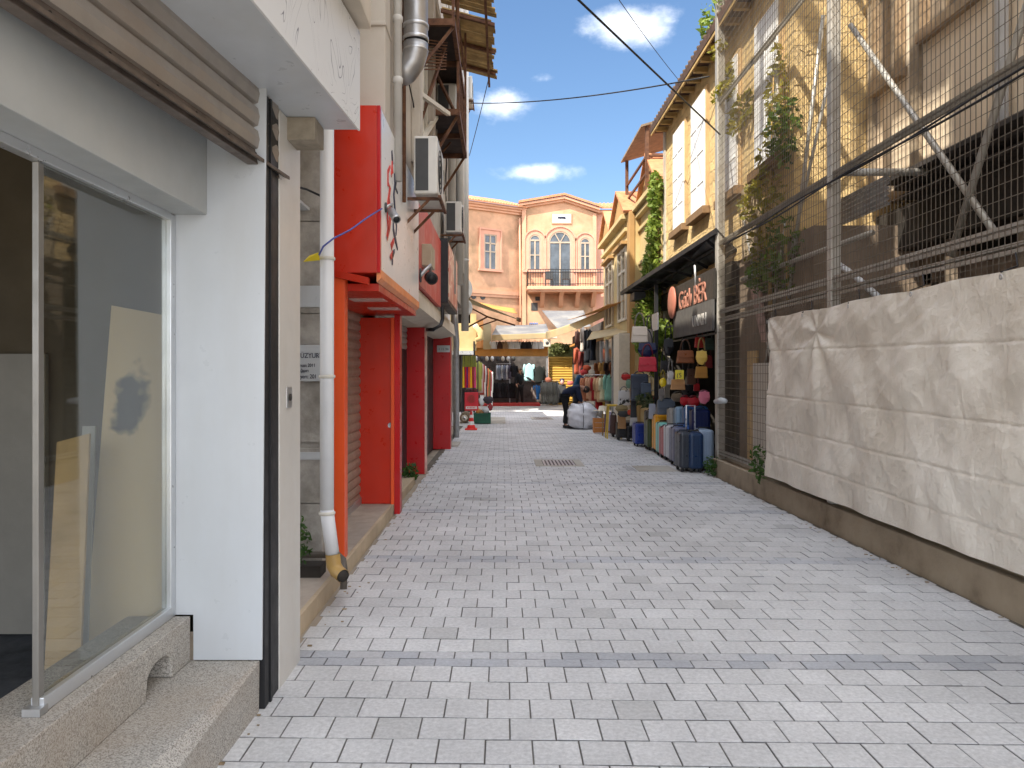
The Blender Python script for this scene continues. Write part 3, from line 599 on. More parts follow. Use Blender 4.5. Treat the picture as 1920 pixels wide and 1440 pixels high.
def cctv(name, label, p, d, L_, r, m_, wall):
    t = thing(name, label, 'security camera', p); p = Vector(p); d = Vector(d).normalized()
    MB().tube([p-d*L_*.5, p-d*L_*.45, p+d*L_*.42, p+d*L_*.5], [r*.8, r, r, r*1.05], 14).build('housing', m_, t)
    MB().tube([p+d*L_*.5, p+d*L_*.51], r*.8, 12).build('lens', M_black, t)
    MB().tube([p-d*L_*.3, p-d*L_*.3+Vector((0, 0, r*2)), Vector(wall)], r*.35, 8).build('arm', M_steel, t)
    MB().lathe([(0, -.01), (r*1.2, -.01), (r*1.2, .01), (0, .01)], wall, 12, 'x').build('mount', M_grille, t)
pc = WX(738, 403, -.9); cctv('bullet_camera', 'grey bullet camera mounted on the white sign of the red shop', pc, (.35, -.75, -.55), .19, .035, M_steel, WX(723, 389, -.958))
# red side strips, second shop
s2 = thing('second_shopfront', 'shopfront with faded red fascia, cream shutter box and red posts beyond the red shop', 'shopfront', (-1.3, 12, 0))
B(-1.3, -.97, 8.52, 11.65, 2.62, 3.66).build('fascia', mat('faded_red', lin((205, 80, 72)), .5, var=.12, scale=2, dirt=(.5, .3, .26), damt=.6), s2, bevel=.004)
m = MB(); m.prism([(-1.02, 2.60), (-.98, 2.36), (-1.28, 2.30), (-1.5, 2.30), (-1.5, 2.60)], 'y', 8.52, 15.5); m.build('shutter_box', M_cream, s2)
slats(8.6, 11.5, -1.5, 1.95, 2.3, .08, .02).build('raised_shutter', M_shutg, s2)
B(-1.56, -1.22, 11.6, 11.8, 0, 2.3).build('red_post', M_dred, s2, bevel=.004)
B(-1.219, -1.2, 11.6, 11.8, 0, 2.3).build('post_poster', mat('post_poster', (.6, .35, .3), .5, var=.5, scale=8), s2)
B(-1.6, -1.08, 15.4, 15.7, 0, 2.42).build('red_pillar', M_dred, s2, bevel=.004)
B(-1.36, -1.09, 15.38, 15.399, 2.02, 2.16).build('number_plate', M_white, s2)
text('number', '1 11 96', TX, .07, (-1.33, 15.378, 2.06), RF, s2, ext=.002)
B(-1.55, -1.5, 8.6, 10.2, .05, 2.0).build('glass_door', glassmat('door_glass', (.25, .3, .3), .2), s2)
B(-1.5, -1.46, 10.2, 10.3, 0, 2.3).build('door_frame', M_alu, s2); B(-1.54, -1.5, 10.3, 11.6, 0, 2.3).build('dark_door', M_black, s2)
B(-1.54, -1.45, 11.85, 13.6, 0, 2.3).build('grey_door', M_shutg, s2); B(-1.5, -1.44, 13.65, 15.4, 0, 2.3).build('black_door', M_black, s2)
B(-1.6, -1.25, 8.5, 10.6, -.02, .1).build('threshold', M_sand, s2, bevel=.004)
B(-1.3, -.95, 15.9, 16.8, -.01, .03).build('floor_plate', M_conc, s2)
bs = thing('projecting_box_sign', 'black edged box sign with red and white picture panels beyond the faded red fascia', 'sign', (-.94, 13, 3))
B(-1.02, -.862, 11.7, 14.1, 2.70, 3.72).build('case', M_black, bs, bevel=.006)
def posterm():
    m = bpy.data.materials.new('picture_panel'); m.use_nodes = True; N = m.node_tree.nodes; L = m.node_tree.links; b = N['Principled BSDF']; t = N.new('ShaderNodeTexCoord')
    n = N.new('ShaderNodeTexNoise'); n.inputs['Scale'].default_value = 2.2; n.inputs['Detail'].default_value = 2; L.new(t.outputs['Object'], n.inputs[0]); r = N.new('ShaderNodeValToRGB'); r.color_ramp.interpolation = 'CONSTANT'; e = r.color_ramp.elements
    e[0].color = (.35, .03, .03, 1); e[1].position = .48; e[1].color = (.6, .5, .42, 1); e.new(.56).color = (.4, .08, .06, 1); e.new(.64).color = (.55, .42, .3, 1); L.new(n.outputs['Fac'], r.inputs[0]); L.new(r.outputs[0], b.inputs['Base Color']); b.inputs['Roughness'].default_value = .3; return m
B(-.861, -.855, 11.78, 14.05, 2.76, 3.66).build('picture_face', posterm(), bs)
jb = tag(B(-1.02, -.9, 8.9, 9.35, 2.88, 3.14).build('meter_box', mat('beige_box', (.5, .46, .34), .6, dirt=(.3, .15, .05), damt=.5), None, bevel=.008), 'small beige junction box on the faded red fascia', 'junction box')
jb.location.x += .045
pc = WX(808, 521, -.85); cctv('dark_camera', 'black floodlight camera on an arm under the junction box', pc, (.3, -.9, -.3), .12, .07, M_grille, WX(788, 516, -.965))
tag(MB().tube([WX(829, 575, -.95), WX(830, 598, -.95), WX(826, 610, -.96), WX(812, 618, -1.05), WX(800, 618, -1.2)], .03, 10).build('black_duct', M_black, None), 'black flexible duct curving under the box sign', 'duct')
# plants at door
def weed(name, label, c, r, n, sz, seed=1, c1=(.03, .08, .015), c2=(.08, .16, .03)):
    t = thing(name, label, 'plant', c); rnd = random.Random(seed); m = MB(); leaves(m, [((c[0], c[1], c[2]+r[2]), r)], n, sz, rnd); m.build('leaves', leafmat('weed_leaf', c1, c2), t)
    s = MB()
    for _ in range(6): s.tube([c, (c[0]+rnd.uniform(-.6, .6)*r[0], c[1]+rnd.uniform(-.6, .6)*r[1], c[2]+r[2]*rnd.uniform(1, 1.7))], .003, 4)
    s.build('stems', leafmat('weed_leaf', c1, c2), t)
weed('wall_weed', 'leafy weed growing from the dark gap at the foot of the grey stone wall', (-1.44, 5.2, .2), (.09, .08, .2), 160, .025)
weed('wall_weed', 'green weed at the grey glass door beyond the red pillar', (-1.32, 10.6, 0), (.12, .15, .16), 150, .035, 2)
weed('wall_weed', 'weed at the foot of the fence end beside the pale blue suitcase', (3.22, 11.35, 0), (.13, .13, .17), 170, .03, 3)
# air conditioners
def ac(label, x0, y0, z0, w_=.24, l_=.75, h_=.58, g='air conditioners on the left facades'):
    t = thing('air_conditioner', label, 'air conditioner', (x0, y0, z0), g)
    B(x0, x0+w_, y0, y0+l_, z0, z0+h_).build('casing', M_acw, t, bevel=.02, seg=3)
    B(x0+.02, x0+w_*.62, y0-.006, y0-.001, z0+.03, z0+h_-.03).build('side_grille', M_grille, t)
    m = MB(); X = x0+w_+.004
    for r_ in (.22, .17, .12, .06): m.tube([(X, y0+.3+r_*cos(a), z0+h_/2+r_*sin(a)) for a in [2*pi*k/20 for k in range(21)]], .004, 4, cap=False)
    m.build('fan_guard', M_grille, t)
    m = MB(); 
    for y in (y0+.1, y0+l_-.1): m.bar((-1.0, y, z0-.03), (x0+w_+.03, y, z0-.03), .03); m.bar((-1.0, y, z0-.3), (x0+w_*.6, y, z0-.04), .025)
    m.bar((x0+w_+.02, y0, z0-.03), (x0+w_+.02, y0+l_, z0-.03), .03)
    m.build('bracket', M_rust, t)
ac('large cream air conditioner unit just above the white sign', -.89, 7.4, 3.38)
ac('smaller grey air conditioner unit above the box sign', -.92, 11.9, 3.85, .26, .8, .5)
ac('small far air conditioner at the corner of the left facade beside the sky', -.99, 19.3, 8.75, .2, .8, .6)
ac('air conditioner standing on the rusty iron platform', -.95, 10.7, 5.2, .28, .8, .58)
# vertical pipes
def vpipe(label, X, Y, z0, z1, r, m_, cat='pipe', collars=(), name='facade_pipe'):
    t = thing(name, label, cat, (X, Y, z0), None); MB().tube([(X, Y, z0), (X, Y, z1)], r, 16).build('pipe', m_, t)
    for z in collars: MB().lathe([(r, -.03), (r+.008, -.02), (r+.008, .02), (r, .03)], (X, Y, z), 16).build('collar', m_, t)
M_gp = mat('grey_pipe', (.5, .48, .44), .55, var=.1, dirt=(.35, .3, .24), damt=.5, dscale=4, streak=True)
vpipe('slim grey downpipe rising beside the large metal duct', -.937, 6.62, 3.3, 9.9, .038, M_gp, collars=(4.2, 5.3, 4.75))
vpipe('thin brown conduit between downpipe and metal duct', -.93, 7.0, 3.2, 9.8, .018, M_rust)
vpipe('pale pipe on the upper facade near the rusty platform end', -.9, 13.2, 3.0, 11, .07, M_gp, collars=(6,))
vpipe('second pale pipe on the far upper facade', -.88, 15.2, 3.4, 11, .08, M_gp, collars=(5,))
vpipe('third pale pipe near the far facade corner', -.9, 17.8, 2.6, 11, .09, M_gp, collars=(4.3,))
t = thing('grey_downpipe', 'grey metal downpipe reaching the ground at the far end of the left row', 'downpipe', (-1.2, 18, 0))
MB().tube([(-1.12, 17.2, 3.2), (-1.1, 17.3, 2.6), (-1.12, 18, 2.35), (-1.14, 18.2, 2.1), (-1.14, 18.2, 0)], .075, 12).build('pipe', M_steel, t)
t = thing('metal_duct', 'wide shiny metal ventilation duct with a slanted open end', 'duct', (-.82, 7, 4.5))
MB().tube([(-.82, 7, 4.72), (-.82, 7, 10.4)], .115, 24, cap=False).build('duct', mat('galvanised_duct', (.34, .33, .32), .42, .75, var=.15, scale=4, bump=.02), t)
MB().tube([(-.82, 7, 4.70), (-.822, 7, 4.62), (-.85, 7, 4.52), (-.91, 7, 4.43), (-1.0, 7, 4.38)], [.117, .117, .115, .112, .11], 24).build('elbow', MATS['galvanised_duct'], t)
MB().lathe([(.118, -.01), (.122, 0), (.118, .01)], (-.82, 7, 4.63), 24).build('seam', M_steel, t)
for z in (4.74, 4.86, 6.2): MB().lathe([(.115, -.02), (.124, -.014), (.124, .014), (.115, .02)], (-.82, 7, z), 24).build('seam', M_steel, t)
# iron balcony / platforms
bal = thing('iron_balcony', 'rusty two level iron platform hanging from the left facade', 'balcony', (-.8, 10.5, 5.1))
m = MB(); X0, X1 = -.99, -.6
for z, a, c in ((5.85, 9.0, 11.4), (5.11, 10.0, 12.0)):
    m.bar((X1, a, z), (X1, c, z), .05, .09); m.bar((X0, a, z), (X0, c, z), .05, .09)
    for y in (a, (a+c)/2, c): m.bar((X0, y, z), (X1, y, z), .045, .08)
for (p, q_) in (((X1, 11.35, 5.85), (X1, 11.4, 5.11)), ((X1, 10, 5.11), (X1, 10, 7.1)), ((X1, 12, 5.11), (X1, 12, 7.1)), ((X1, 9.02, 5.85), (X1, 9.02, 7)), ((X0, 10.1, 5.85), (X1, 10.6, 5.15)), ((X0, 9.0, 5.3), (X1, 9.05, 5.82)), ((X0, 12, 4.5), (X1-.02, 12, 5.08)), ((X0, 10.1, 4.45), (X1-.02, 10.1, 5.08)), ((-.99, 8.9, 4.6), (-.75, 9.6, 5.8))): m.bar(p, q_, .035)
m.build('frame', M_rust, bal)
m = MB(); m.box(X0, X1-.02, 9.02, 11.38, 5.875, 5.89); m.box(X0, X1-.02, 10.02, 11.98, 5.14, 5.155); m.build('deck', mat('dark_deck', (.05, .035, .03), .85, var=.4), bal)
m = MB()
for k in range(16): y = 10.05+k*.13; m.bar((X1, y, 5.15), (X1, y, 5.75), .01)
for k in range(4): m.bar((X1, 10, 5.25+k*.15), (X1, 12, 5.25+k*.15), .01)
m.build('railing', M_rust, bal)
m = MB()
for k in range(10): m.bar((X0, 9.05+k*.02, 5.3+k*.05), (X0+.3, 9.1+k*.02, 5.32+k*.045), .012)
m.build('tangled_wires', M_rust, bal)
bb = thing('diagonal_props', 'pair of pale timber props under the rusty platform', 'prop', (-.9, 9, 4.4))
m = MB(); m.bar((-.97, 8.3, 4.75), (-.72, 9.9, 5.05), .05); m.build('prop', M_cream, bb); m = MB(); m.bar((-.97, 8.5, 4.2), (-.9, 10.1, 5.08), .05); m.build('prop', M_cream, bb)
wr = thing('wooden_canopy', 'ragged slatted timber canopy on iron rods high above the left facade', 'canopy', (-.5, 12, 7.2))
rnd = random.Random(5); y = 8.6; pk = 0
m = MB()
while y < 13.8:
    wd = .13; x1 = -.13+rnd.uniform(-.05, .05)
    if not (pk % 7 == 6 and rnd.random() < .7):
        zt = lambda x: 7.33-.27*(x+1)
        m.hexa([(-.95, y, zt(-.95)), (x1, y, zt(x1)), (x1, y+wd, zt(x1)), (-.95, y+wd, zt(-.95)), (-.95, y, zt(-.95)+.02), (x1, y, zt(x1)+.02), (x1, y+wd, zt(x1)+.02), (-.95, y+wd, zt(-.95)+.02)])
    y += wd+rnd.uniform(.004, .02); pk += 1
m.build('planks', M_wood, wr)
m = MB()
for y in (9.6, 10.6, 11.6, 12.6, 13.5): m.hexa([(-.97, y, 7.26), (-.12, y, 7.03), (-.12, y+.06, 7.03), (-.97, y+.06, 7.26), (-.97, y, 7.31), (-.12, y, 7.08), (-.12, y+.06, 7.08), (-.97, y+.06, 7.31)])
m.bar((-.7, 8.6, 7.17), (-.7, 13.9, 7.17), .04); m.bar((-.25, 8.6, 7.05), (-.25, 14.1, 7.05), .04)
m.build('iron_rods', M_rust, wr)
# dishes
def dish(label, c, r, d=(.5, -1, .2)):
    t = thing('satellite_dish', label, 'satellite dish', c, 'dishes at the end of the left facade'); d = Vector(d).normalized(); a = d.cross(Vector((0, 0, 1))).normalized(); b_ = a.cross(d); c = Vector(c)
    m = MB(); n = 18; vs = [c]; fs = []
    for j in range(1, 5):
        rr = r*j/4
        for k in range(n): th = 2*pi*k/n; vs.append(c+a*cos(th)*rr*.85+b_*sin(th)*rr+d*(.25*rr*rr/r))
    fs += [(0, 1+k, 1+(k+1) % n) for k in range(n)]
    for j in range(3): fs += [(1+j*n+k, 1+j*n+(k+1) % n, 1+(j+1)*n+(k+1) % n, 1+(j+1)*n+k) for k in range(n)]
    m.add(vs, fs, True); m.build('dish', M_acw, t, solid=.01)
    MB().tube([c-b_*r, c+d*r*.9-b_*r*.4], .012, 6).build('arm', M_steel, t); MB().tube([c-d*.02, c-d*.25-a*.1], .03, 8).build('mount', M_grille, t)
dish('upper grey satellite dish beside the box sign', W(866, 541, 19.5), .32); dish('lower grey satellite dish over the sloping awning', W(872, 577, 21), .24, (.2, -1, 0))
# ================================================================ FAR: pink building
pk = thing('pink_building', 'pink plastered two storey building with a gabled bay and balcony closing the alley', 'building', (2, 40, 0))
M_pink = mat('pink_plaster', lin((200, 156, 124)), .9, var=.16, scale=.9, bump=.2, bscale=12, dist=.01, dirt=lin((142, 116, 88)), dscale=1.1, damt=1.0)
M_pink2 = mat('pink_trim', lin((204, 156, 126)), .85, var=.1, scale=2, dirt=(.4, .2, .12), damt=.3)
M_tile = mat('roof_tile', lin((186, 122, 84)), .85, var=.3, scale=6, bump=.4, bscale=20, dirt=(.45, .3, .18), damt=.5)
def pyz(py, Y): return H-(py-VY)*Y/F
YC = 40.0; YL = 38.2
# left wing: oblique from W(876) to W(979)
xa = W(860, 0, 38.0).x; xb = W(979, 0, YC).x
ang = math.atan2(YC-38.0, xb-xa); LW = math.hypot(YC-38.0, xb-xa)
ML = Matrix.Translation((xa, 38.0, 0)) @ Matrix.Rotation(ang, 4, 'Z')   # u along wall, v into wall
def LWu(px):     # parameter along the wing for a pixel column
    t = (px-VX)/F; dx, dy = cos(ang), sin(ang); return (t*38.0-xa)/(dx-t*dy)
m = MB(); m.M = ML; m.box(-6, LW, 0, 6, 0, 10.35); m.build('left_wing_wall', M_pink, pk)
m = MB(); xr = W(1117, 0, YC).x; zp, ze, zr = pyz(372, YC), pyz(384, YC), pyz(392, YC)
m.prism([(xb, 0), (xr, 0), (xr, zr-.3), (W(1057, 0, YC).x, zp-.15), (xb, ze-.25)], 'y', YC-.25, YC+6); m.build('central_bay', M_pink, pk)
m = MB(); m.box(xr, 12, YC-.02, YC+6, 0, zr-.12); m.build('right_wing_wall', mat('rose_plaster', lin((198, 150, 130)), .9, var=.1, scale=1, dirt=lin((190, 150, 120)), dscale=.8, damt=.6), pk)
# cornices and tile roof
m = MB(); m.M = ML
for k, (o_, z) in enumerate(((.12, 10.1), (.22, 10.22), (.34, 10.34))): m.box(-6, LW+.1, -o_, .1, z, z+.118)
m.build('cornice', M_pink2, pk)
m = MB()
def rake(p, q, w0, h_, yy):
    (x0, z0), (x1, z1) = p, q; m.hexa([(x0, YC-.25-yy, z0), (x1, YC-.25-yy, z1), (x1, YC, z1), (x0, YC, z0), (x0, YC-.25-yy, z0+h_), (x1, YC-.25-yy, z1+h_), (x1, YC, z1+h_), (x0, YC, z0+h_)])
xp = W(1057, 0, YC).x
for yy, dz in ((.15, -.28), (.3, -.16)): rake((xb-.15, ze+dz), (xp, zp+dz+.04), 0, .118, yy); rake((xp, zp+dz+.04), (xr+.15, zr+dz), 0, .118, yy)
m.box(xr+.15, 12, YC-.3, YC, zr-.25, zr-.1); m.build('gable_cornice', M_pink2, pk)
def tiles(p0, p1, run, rise, n, name):
    """tile slope rising away from an eave p0->p1"""
    m = MB(); p0 = Vector(p0); p1 = Vector(p1); d = (p1-p0); nrm = Vector((-d.y, d.x, 0)).normalized()
    for i in range(n):
        a = p0+d*(i/n); b_ = p0+d*((i+1)/n); c = (a+b_)/2+Vector((0, 0, .07))
        for j in range(6):
            r0 = nrm*run*j/6+Vector((0, 0, rise*j/6+.03)); r1 = nrm*run*(j+1)/6+Vector((0, 0, rise*(j+1)/6))
            m.add([a+r0, c+r0, b_+r0, a+r1, c+r1, b_+r1, a+r0-Vector((0, 0, .06)), b_+r0-Vector((0, 0, .06))], [(0, 1, 4, 3), (1, 2, 5, 4), (6, 7, 2, 1, 0)])
    return m.build(name, M_tile, pk)
pA = ML @ Vector((-6, -.45, 10.47)); pB = ML @ Vector((LW+.15, -.45, 10.47)); tiles(pA, pB, 3, .95, 60, 'roof_tiles')
g0 = Vector((xb-.2, YC-.62, ze-.02)); g1 = Vector((xp, YC-.62, zp+.04)); g2 = Vector((xr+.2, YC-.62, zr-.02))
m = MB()
for (a, b_) in ((g0, g1), (g1, g2)):
    for i in range(16):
        p = a+(b_-a)*(i/16); q_ = a+(b_-a)*((i+1)/16); m.add([p, q_, q_+Vector((0, 5, 0)), p+Vector((0, 5, 0)), p+Vector((0, 0, .1)), q_+Vector((0, 0, .13)), q_+Vector((0, 5, .1)), p+Vector((0, 5, .1))], [(0, 1, 5, 4), (4, 5, 6, 7)])
m.build('gable_tiles', M_tile, pk)
tiles((xr+.2, YC-.5, zr-.05), (12, YC-.5, zr-.05), 3, .9, 30, 'right_roof_tiles')
# string course + pilaster strips
m = MB(); m.M = ML; m.box(-6, LW, -.1, .0, 5.75, 5.95); m.box(-6, LW, -.06, 0, 5.6, 5.75); m.build('string_course', M_pink2, pk)
m = MB(); m.box(xb-.02, xb+.2, YC-.33, YC-.25, 0, ze-.3); m.box(xr-.2, xr, YC-.3, YC-.25, 0, zr-.3); m.build('corner_strips', M_pink2, pk)
MB().tube([(xb-.15, YC-.35, 9.9), (xb-.1, YC-.35, 6), (xb-.1, YC-.35, 0)], .05, 8).build('rainwater_pipe', M_pink2, pk)
# rectangular window in left wing
def archwin(mb_list, xc, z0, z1, w_, arched, Y, Mx=None, kind=''):
    fr, gl, sr = MB(), MB(), MB()
    for b_ in (fr, gl, sr): b_.M = Mx
    r = w_/2; zs = z1-r if arched else z1
    def ring(r0, r1, y0, y1, mb, zz0):
        if arched:
            N_ = 14; 
            for k in range(N_):
                a, b2 = pi*k/N_, pi*(k+1)/N_
                mb.prism([(xc+r0*cos(a), zs+r0*sin(a)), (xc+r1*cos(a), zs+r1*sin(a)), (xc+r1*cos(b2), zs+r1*sin(b2)), (xc+r0*cos(b2), zs+r0*sin(b2))], 'y', y0, y1)
        else: mb.box(xc-r1, xc+r1, y0, y1, z1+r0-r, z1+r1-r)
        mb.box(xc-r1, xc-r0, y0, y1, zz0, zs if arched else z1+r0-r); mb.box(xc+r0, xc+r1, y0, y1, zz0, zs if arched else z1+r0-r)
    ring(r, r+.22, Y-.07, Y-.001, sr, z0-.02); ring(r+.22, r+.3, Y-.12, Y-.001, sr, z0)
    sr.box(xc-r-.35, xc+r+.35, Y-.16, Y-.001, z0-.14, z0-.02)
    ring(r-.07, r, Y-.05, Y-.001, fr, z0)
    fr.box(xc-.04, xc+.04, Y-.055, Y-.001, z0, zs); fr.box(xc-r+.07, xc+r-.07, Y-.06, Y-.001, zs-.04, zs+.04)
    if kind == 'fan':
        for a in (pi/3, 2*pi/3): fr.bar((xc, Y-.03, zs), (xc+(r-.05)*cos(a), Y-.03, zs+(r-.05)*sin(a)), .05)
    else:
        fr.box(xc-r+.07, xc+r-.07, Y-.05, Y-.001, (z0+zs)/2-.025, (z0+zs)/2+.025)
        if not arched: fr.box(xc-r+.07, xc+r-.07, Y-.055, Y-.001, z0+(z1-z0)*.72, z0+(z1-z0)*.72+.07)
    if arched:
        pts = [(xc-r+.03, z0), (xc+r-.03, z0)]+[(xc+(r-.03)*cos(pi*k/16), zs+(r-.03)*sin(pi*k/16)) for k in range(17)]
        gl.prism(pts, 'y', Y-.018, Y-.006)
    else: gl.box(xc-r+.03, xc+r-.03, Y-.018, Y-.006, z0, z1)
    wo = fr.build('window', mat('window_putty', (.38, .3, .22), .6, var=.15), pk); gl.build('pane', M_sky, wo); sr.build('surround', MATS['rose_trim'], wo)
M_sky = mat('reflecting_glass', (.07, .085, .1), .12, var=.7, scale=1.2, bump=.06, bscale=1.2, spec=.55)
mat('rose_trim', lin((200, 148, 124)), .85, var=.1, scale=3)
Yw = 38.7; archwin(None, (LWu(905)+LWu(932))/2, pyz(503, Yw), pyz(438, Yw), .76, False, 0, ML)
Yb = YC-.25
archwin(None, W(1003, 0, Yb).x, pyz(506, Yb), pyz(440, Yb), .62, True, Yb)
archwin(None, W(1050, 0, Yb).x, pyz(536, Yb), pyz(434, Yb), 1.2, True, Yb, kind='fan')
archwin(None, W(1097, 0, Yb).x, pyz(506, Yb), pyz(446, Yb), .56, True, Yb)
# balcony
m = MB(); bx0, bx1 = W(988, 0, 39).x, W(1135, 0, 39).x; bz = pyz(541, 39)
m.box(bx0, bx1, 38.55, Yb, bz-.1, bz+.08); m.box(bx0+.05, bx1-.05, 38.65, Yb, bz-.2, bz-.1); m.build('balcony_slab', M_pink2, pk, bevel=.02)
for i, px in enumerate((1017, 1052, 1083, 1113)):
    x = W(px, 0, 39.3).x; m = MB(); m.prism([(38.7, bz-.2), (Yb, bz-.2), (Yb, bz-.95), (Yb-.18, bz-.85), (39.1, bz-.42)], 'x', x-.11, x+.11); m.build('balcony_bracket', M_pink2, pk)
m = MB(); zt = pyz(505, 38.6); 
for (a, b_) in (((bx0+.05, 38.6), (bx1-.05, 38.6)), ((bx0+.05, 38.6), (bx0+.05, Yb))):
    n = int(math.dist(a, b_)/.13)
    for k in range(n+1):
        x = a[0]+(b_[0]-a[0])*k/n; y = a[1]+(b_[1]-a[1])*k/n; m.bar((x, y, bz+.08), (x, y, zt), .022)
    for z in (zt, bz+.2, zt-.15): m.bar((*a, z), (*b_, z), .035)
m.build('balcony_railing', M_black, pk)
# small chairs on the balcony
for i, px in enumerate((1030, 1062)):
    x = W(px, 0, 39).x; t = thing('balcony_chair', ('left' if i == 0 else 'right')+' dark chair standing on the balcony of the pink building', 'chair', (x, 39.1, bz+.08), 'balcony chairs')
    B(x-.2, x+.2, 38.95, 39.3, bz+.5, bz+.54).build('seat', M_grille, t); B(x-.2, x+.2, 39.27, 39.31, bz+.54, bz+.95).build('backrest', M_grille, t)
    for sx in (-1, 1):
        for y in (38.97, 39.29): B(x+sx*.18-.02, x+sx*.18+.02, y-.02, y+.02, bz+.08, bz+.5).build('leg', M_grille, t)
pq = thing('facade_plaque', 'white framed plaque with dark script high on the pink gable', 'plaque', W(1053, 410, Yb))
a, c = W(1036, 402, Yb), W(1070, 418, Yb)
B(a.x-.05, c.x+.05, Yb-.05, Yb-.002, c.z-.05, a.z+.05).build('frame', M_pink2, pq); B(a.x, c.x, Yb-.06, Yb-.051, c.z, a.z).build('plate', M_white, pq)
m = MB(); rnd = random.Random(9); pts = []
for k in range(26): pts.append((a.x+.28+k*.016, Yb-.064, (a.z+c.z)/2+.05+.06*sin(k*1.7)+.03*cos(k*2.9)))
m.tube(pts, .03, 4)
for k in range(7): m.box(a.x+.2+k*.08, a.x+.24+k*.08, Yb-.065, Yb-.061, c.z+.06, c.z+.085)
m.build('script', TX, pq)
# vents / small openings below balcony
for (px, py, w_, h_) in ((1002, 575, .35, .42), (1009, 560, .3, .22)): a = W(px, py, Yb); B(a.x-w_/2, a.x+w_/2, Yb-.03, Yb-.002, a.z-h_/2, a.z+h_/2).build('vent', M_grille, pk)
for px in (888, 905):
    m = MB(); m.M = ML; u = LWu(px); m.lathe([(.02, 0), (.13, -.02), (.16, -.02), (.16, 0)], (u, -.01, pyz(555, 38.4)), 12, 'y'); m.build('oval_vent', M_grille, pk)

# ================================================================ RIGHT: fence, kerb wall, tarp
kw = tag(B(3.27, 3.55, -1, 11.52, -.02, .262).build('kerb_wall', mat('stained_concrete', (.38, .31, .22), .9, var=.3, scale=2.2, bump=.6, bscale=25, dist=.01, dirt=(.11, .08, .05), dscale=2.2, damt=1.0), None, bevel=.008), 'low stained concrete kerb wall carrying the tall wire fence', 'low wall')
fe = thing('wire_fence', 'very tall galvanised wire mesh fence on the low concrete wall', 'fence', (3.36, 6, .262))
XF = 3.36; M_post = mat('fence_post', (.46, .44, .4), .5, .5, var=.15, scale=6, dirt=(.3, .24, .17), damt=.5)
for y in (11.42, 7.5, 3.9, .3):
    m = MB()
    if y > 11: m.box(XF-.06, XF+.06, y-.06, y+.06, .262, 9.6)
    else: m.box(XF-.05, XF+.05, y-.05, y-.006, .262, 9.6); m.box(XF-.05, XF+.05, y+.006, y+.05, .262, 9.6)
    m.build('post', M_post, fe, bevel=.004)
for z in (.335, 2.36, 2.49, 3.54, 5.7, 7.9):
    m = MB()
    m.box(XF-.035, XF-.012, -1, 11.355, z, z+.03); m.box(XF-.036, XF+.012, -1, 11.355, z+.045, z+.07); m.build('rail', M_post if z < 3 else MATS.get('dark_rail') or mat('dark_rail', (.27, .245, .2), .6, .4, var=.2), fe)
m = MB(); y = -1.0
while y < 11.36: m.add([(XF-.045, y-.0032, .3), (XF-.045, y+.0032, .3), (XF-.040, y, .3), (XF-.045, y-.0032, 9.6), (XF-.045, y+.0032, 9.6), (XF-.040, y, 9.6)], [(0, 1, 4, 3), (1, 2, 5, 4), (2, 0, 3, 5)]); y += .06
z = .42
while z < 9.6: m.add([(XF-.050, -1, z-.003), (XF-.050, -1, z+.003), (XF-.0455, -1, z), (XF-.050, 11.36, z-.003), (XF-.050, 11.36, z+.003), (XF-.0455, 11.36, z)], [(0, 1, 4, 3), (1, 2, 5, 4), (2, 0, 3, 5)]); z += .105
m.build('wire_mesh', mat('fence_wire', (.17, .145, .115), .55, .3), fe)
for (a, b_, r) in (((3.72, 7.9, 5.3), (3.72, 5.55, 2.6), .028), ((3.7, 4.6, 5.3), (3.7, 6.1, 2.55), .03), ((3.6, 8.3, 5.6), (3.6, 9.3, 2.5), .024), ((3.62, 9.6, 2.55), (3.62, 8.1, 5.0), .02), ((3.55, 10.9, 3.9), (3.55, 9.4, 1.0), .018), ((3.6, 9.4, 3.5), (3.6, 10.6, .5), .02), ((3.45, 7.5, 3.62), (4.3, 7.5, 3.62), .04), ((3.5, 10.8, 2.95), (3.6, 7.2, 2.95), .03)):
    mb = MB().tube([a, b_], r, 8); mb.build('brace', M_post, fe)
# curved pipe behind fence
tag(MB().tube([WX(1445, 465, 3.9), WX(1500, 462, 3.9), WX(1550, 480, 3.9), WX(1600, 515, 3.9), WX(1650, 560, 3.9)], .035, 8).build('bent_pipe', M_pvc, None), 'pale bent pipe hanging behind the wire fence above the tarp', 'pipe')
# cables along the upper rail
cbm = MB(); rnd = random.Random(4)
for k in range(2):
    cbm.tube([(XF-.06-.012*k, y, 3.50-.02*k+.02*sin(y*1.7+k*2)) for y in [-1+i*.5 for i in range(25)]], .009, 5)
tag(cbm.build('cable_bundle', M_black, None), 'black cable bundle tied along the upper fence rail', 'cable')
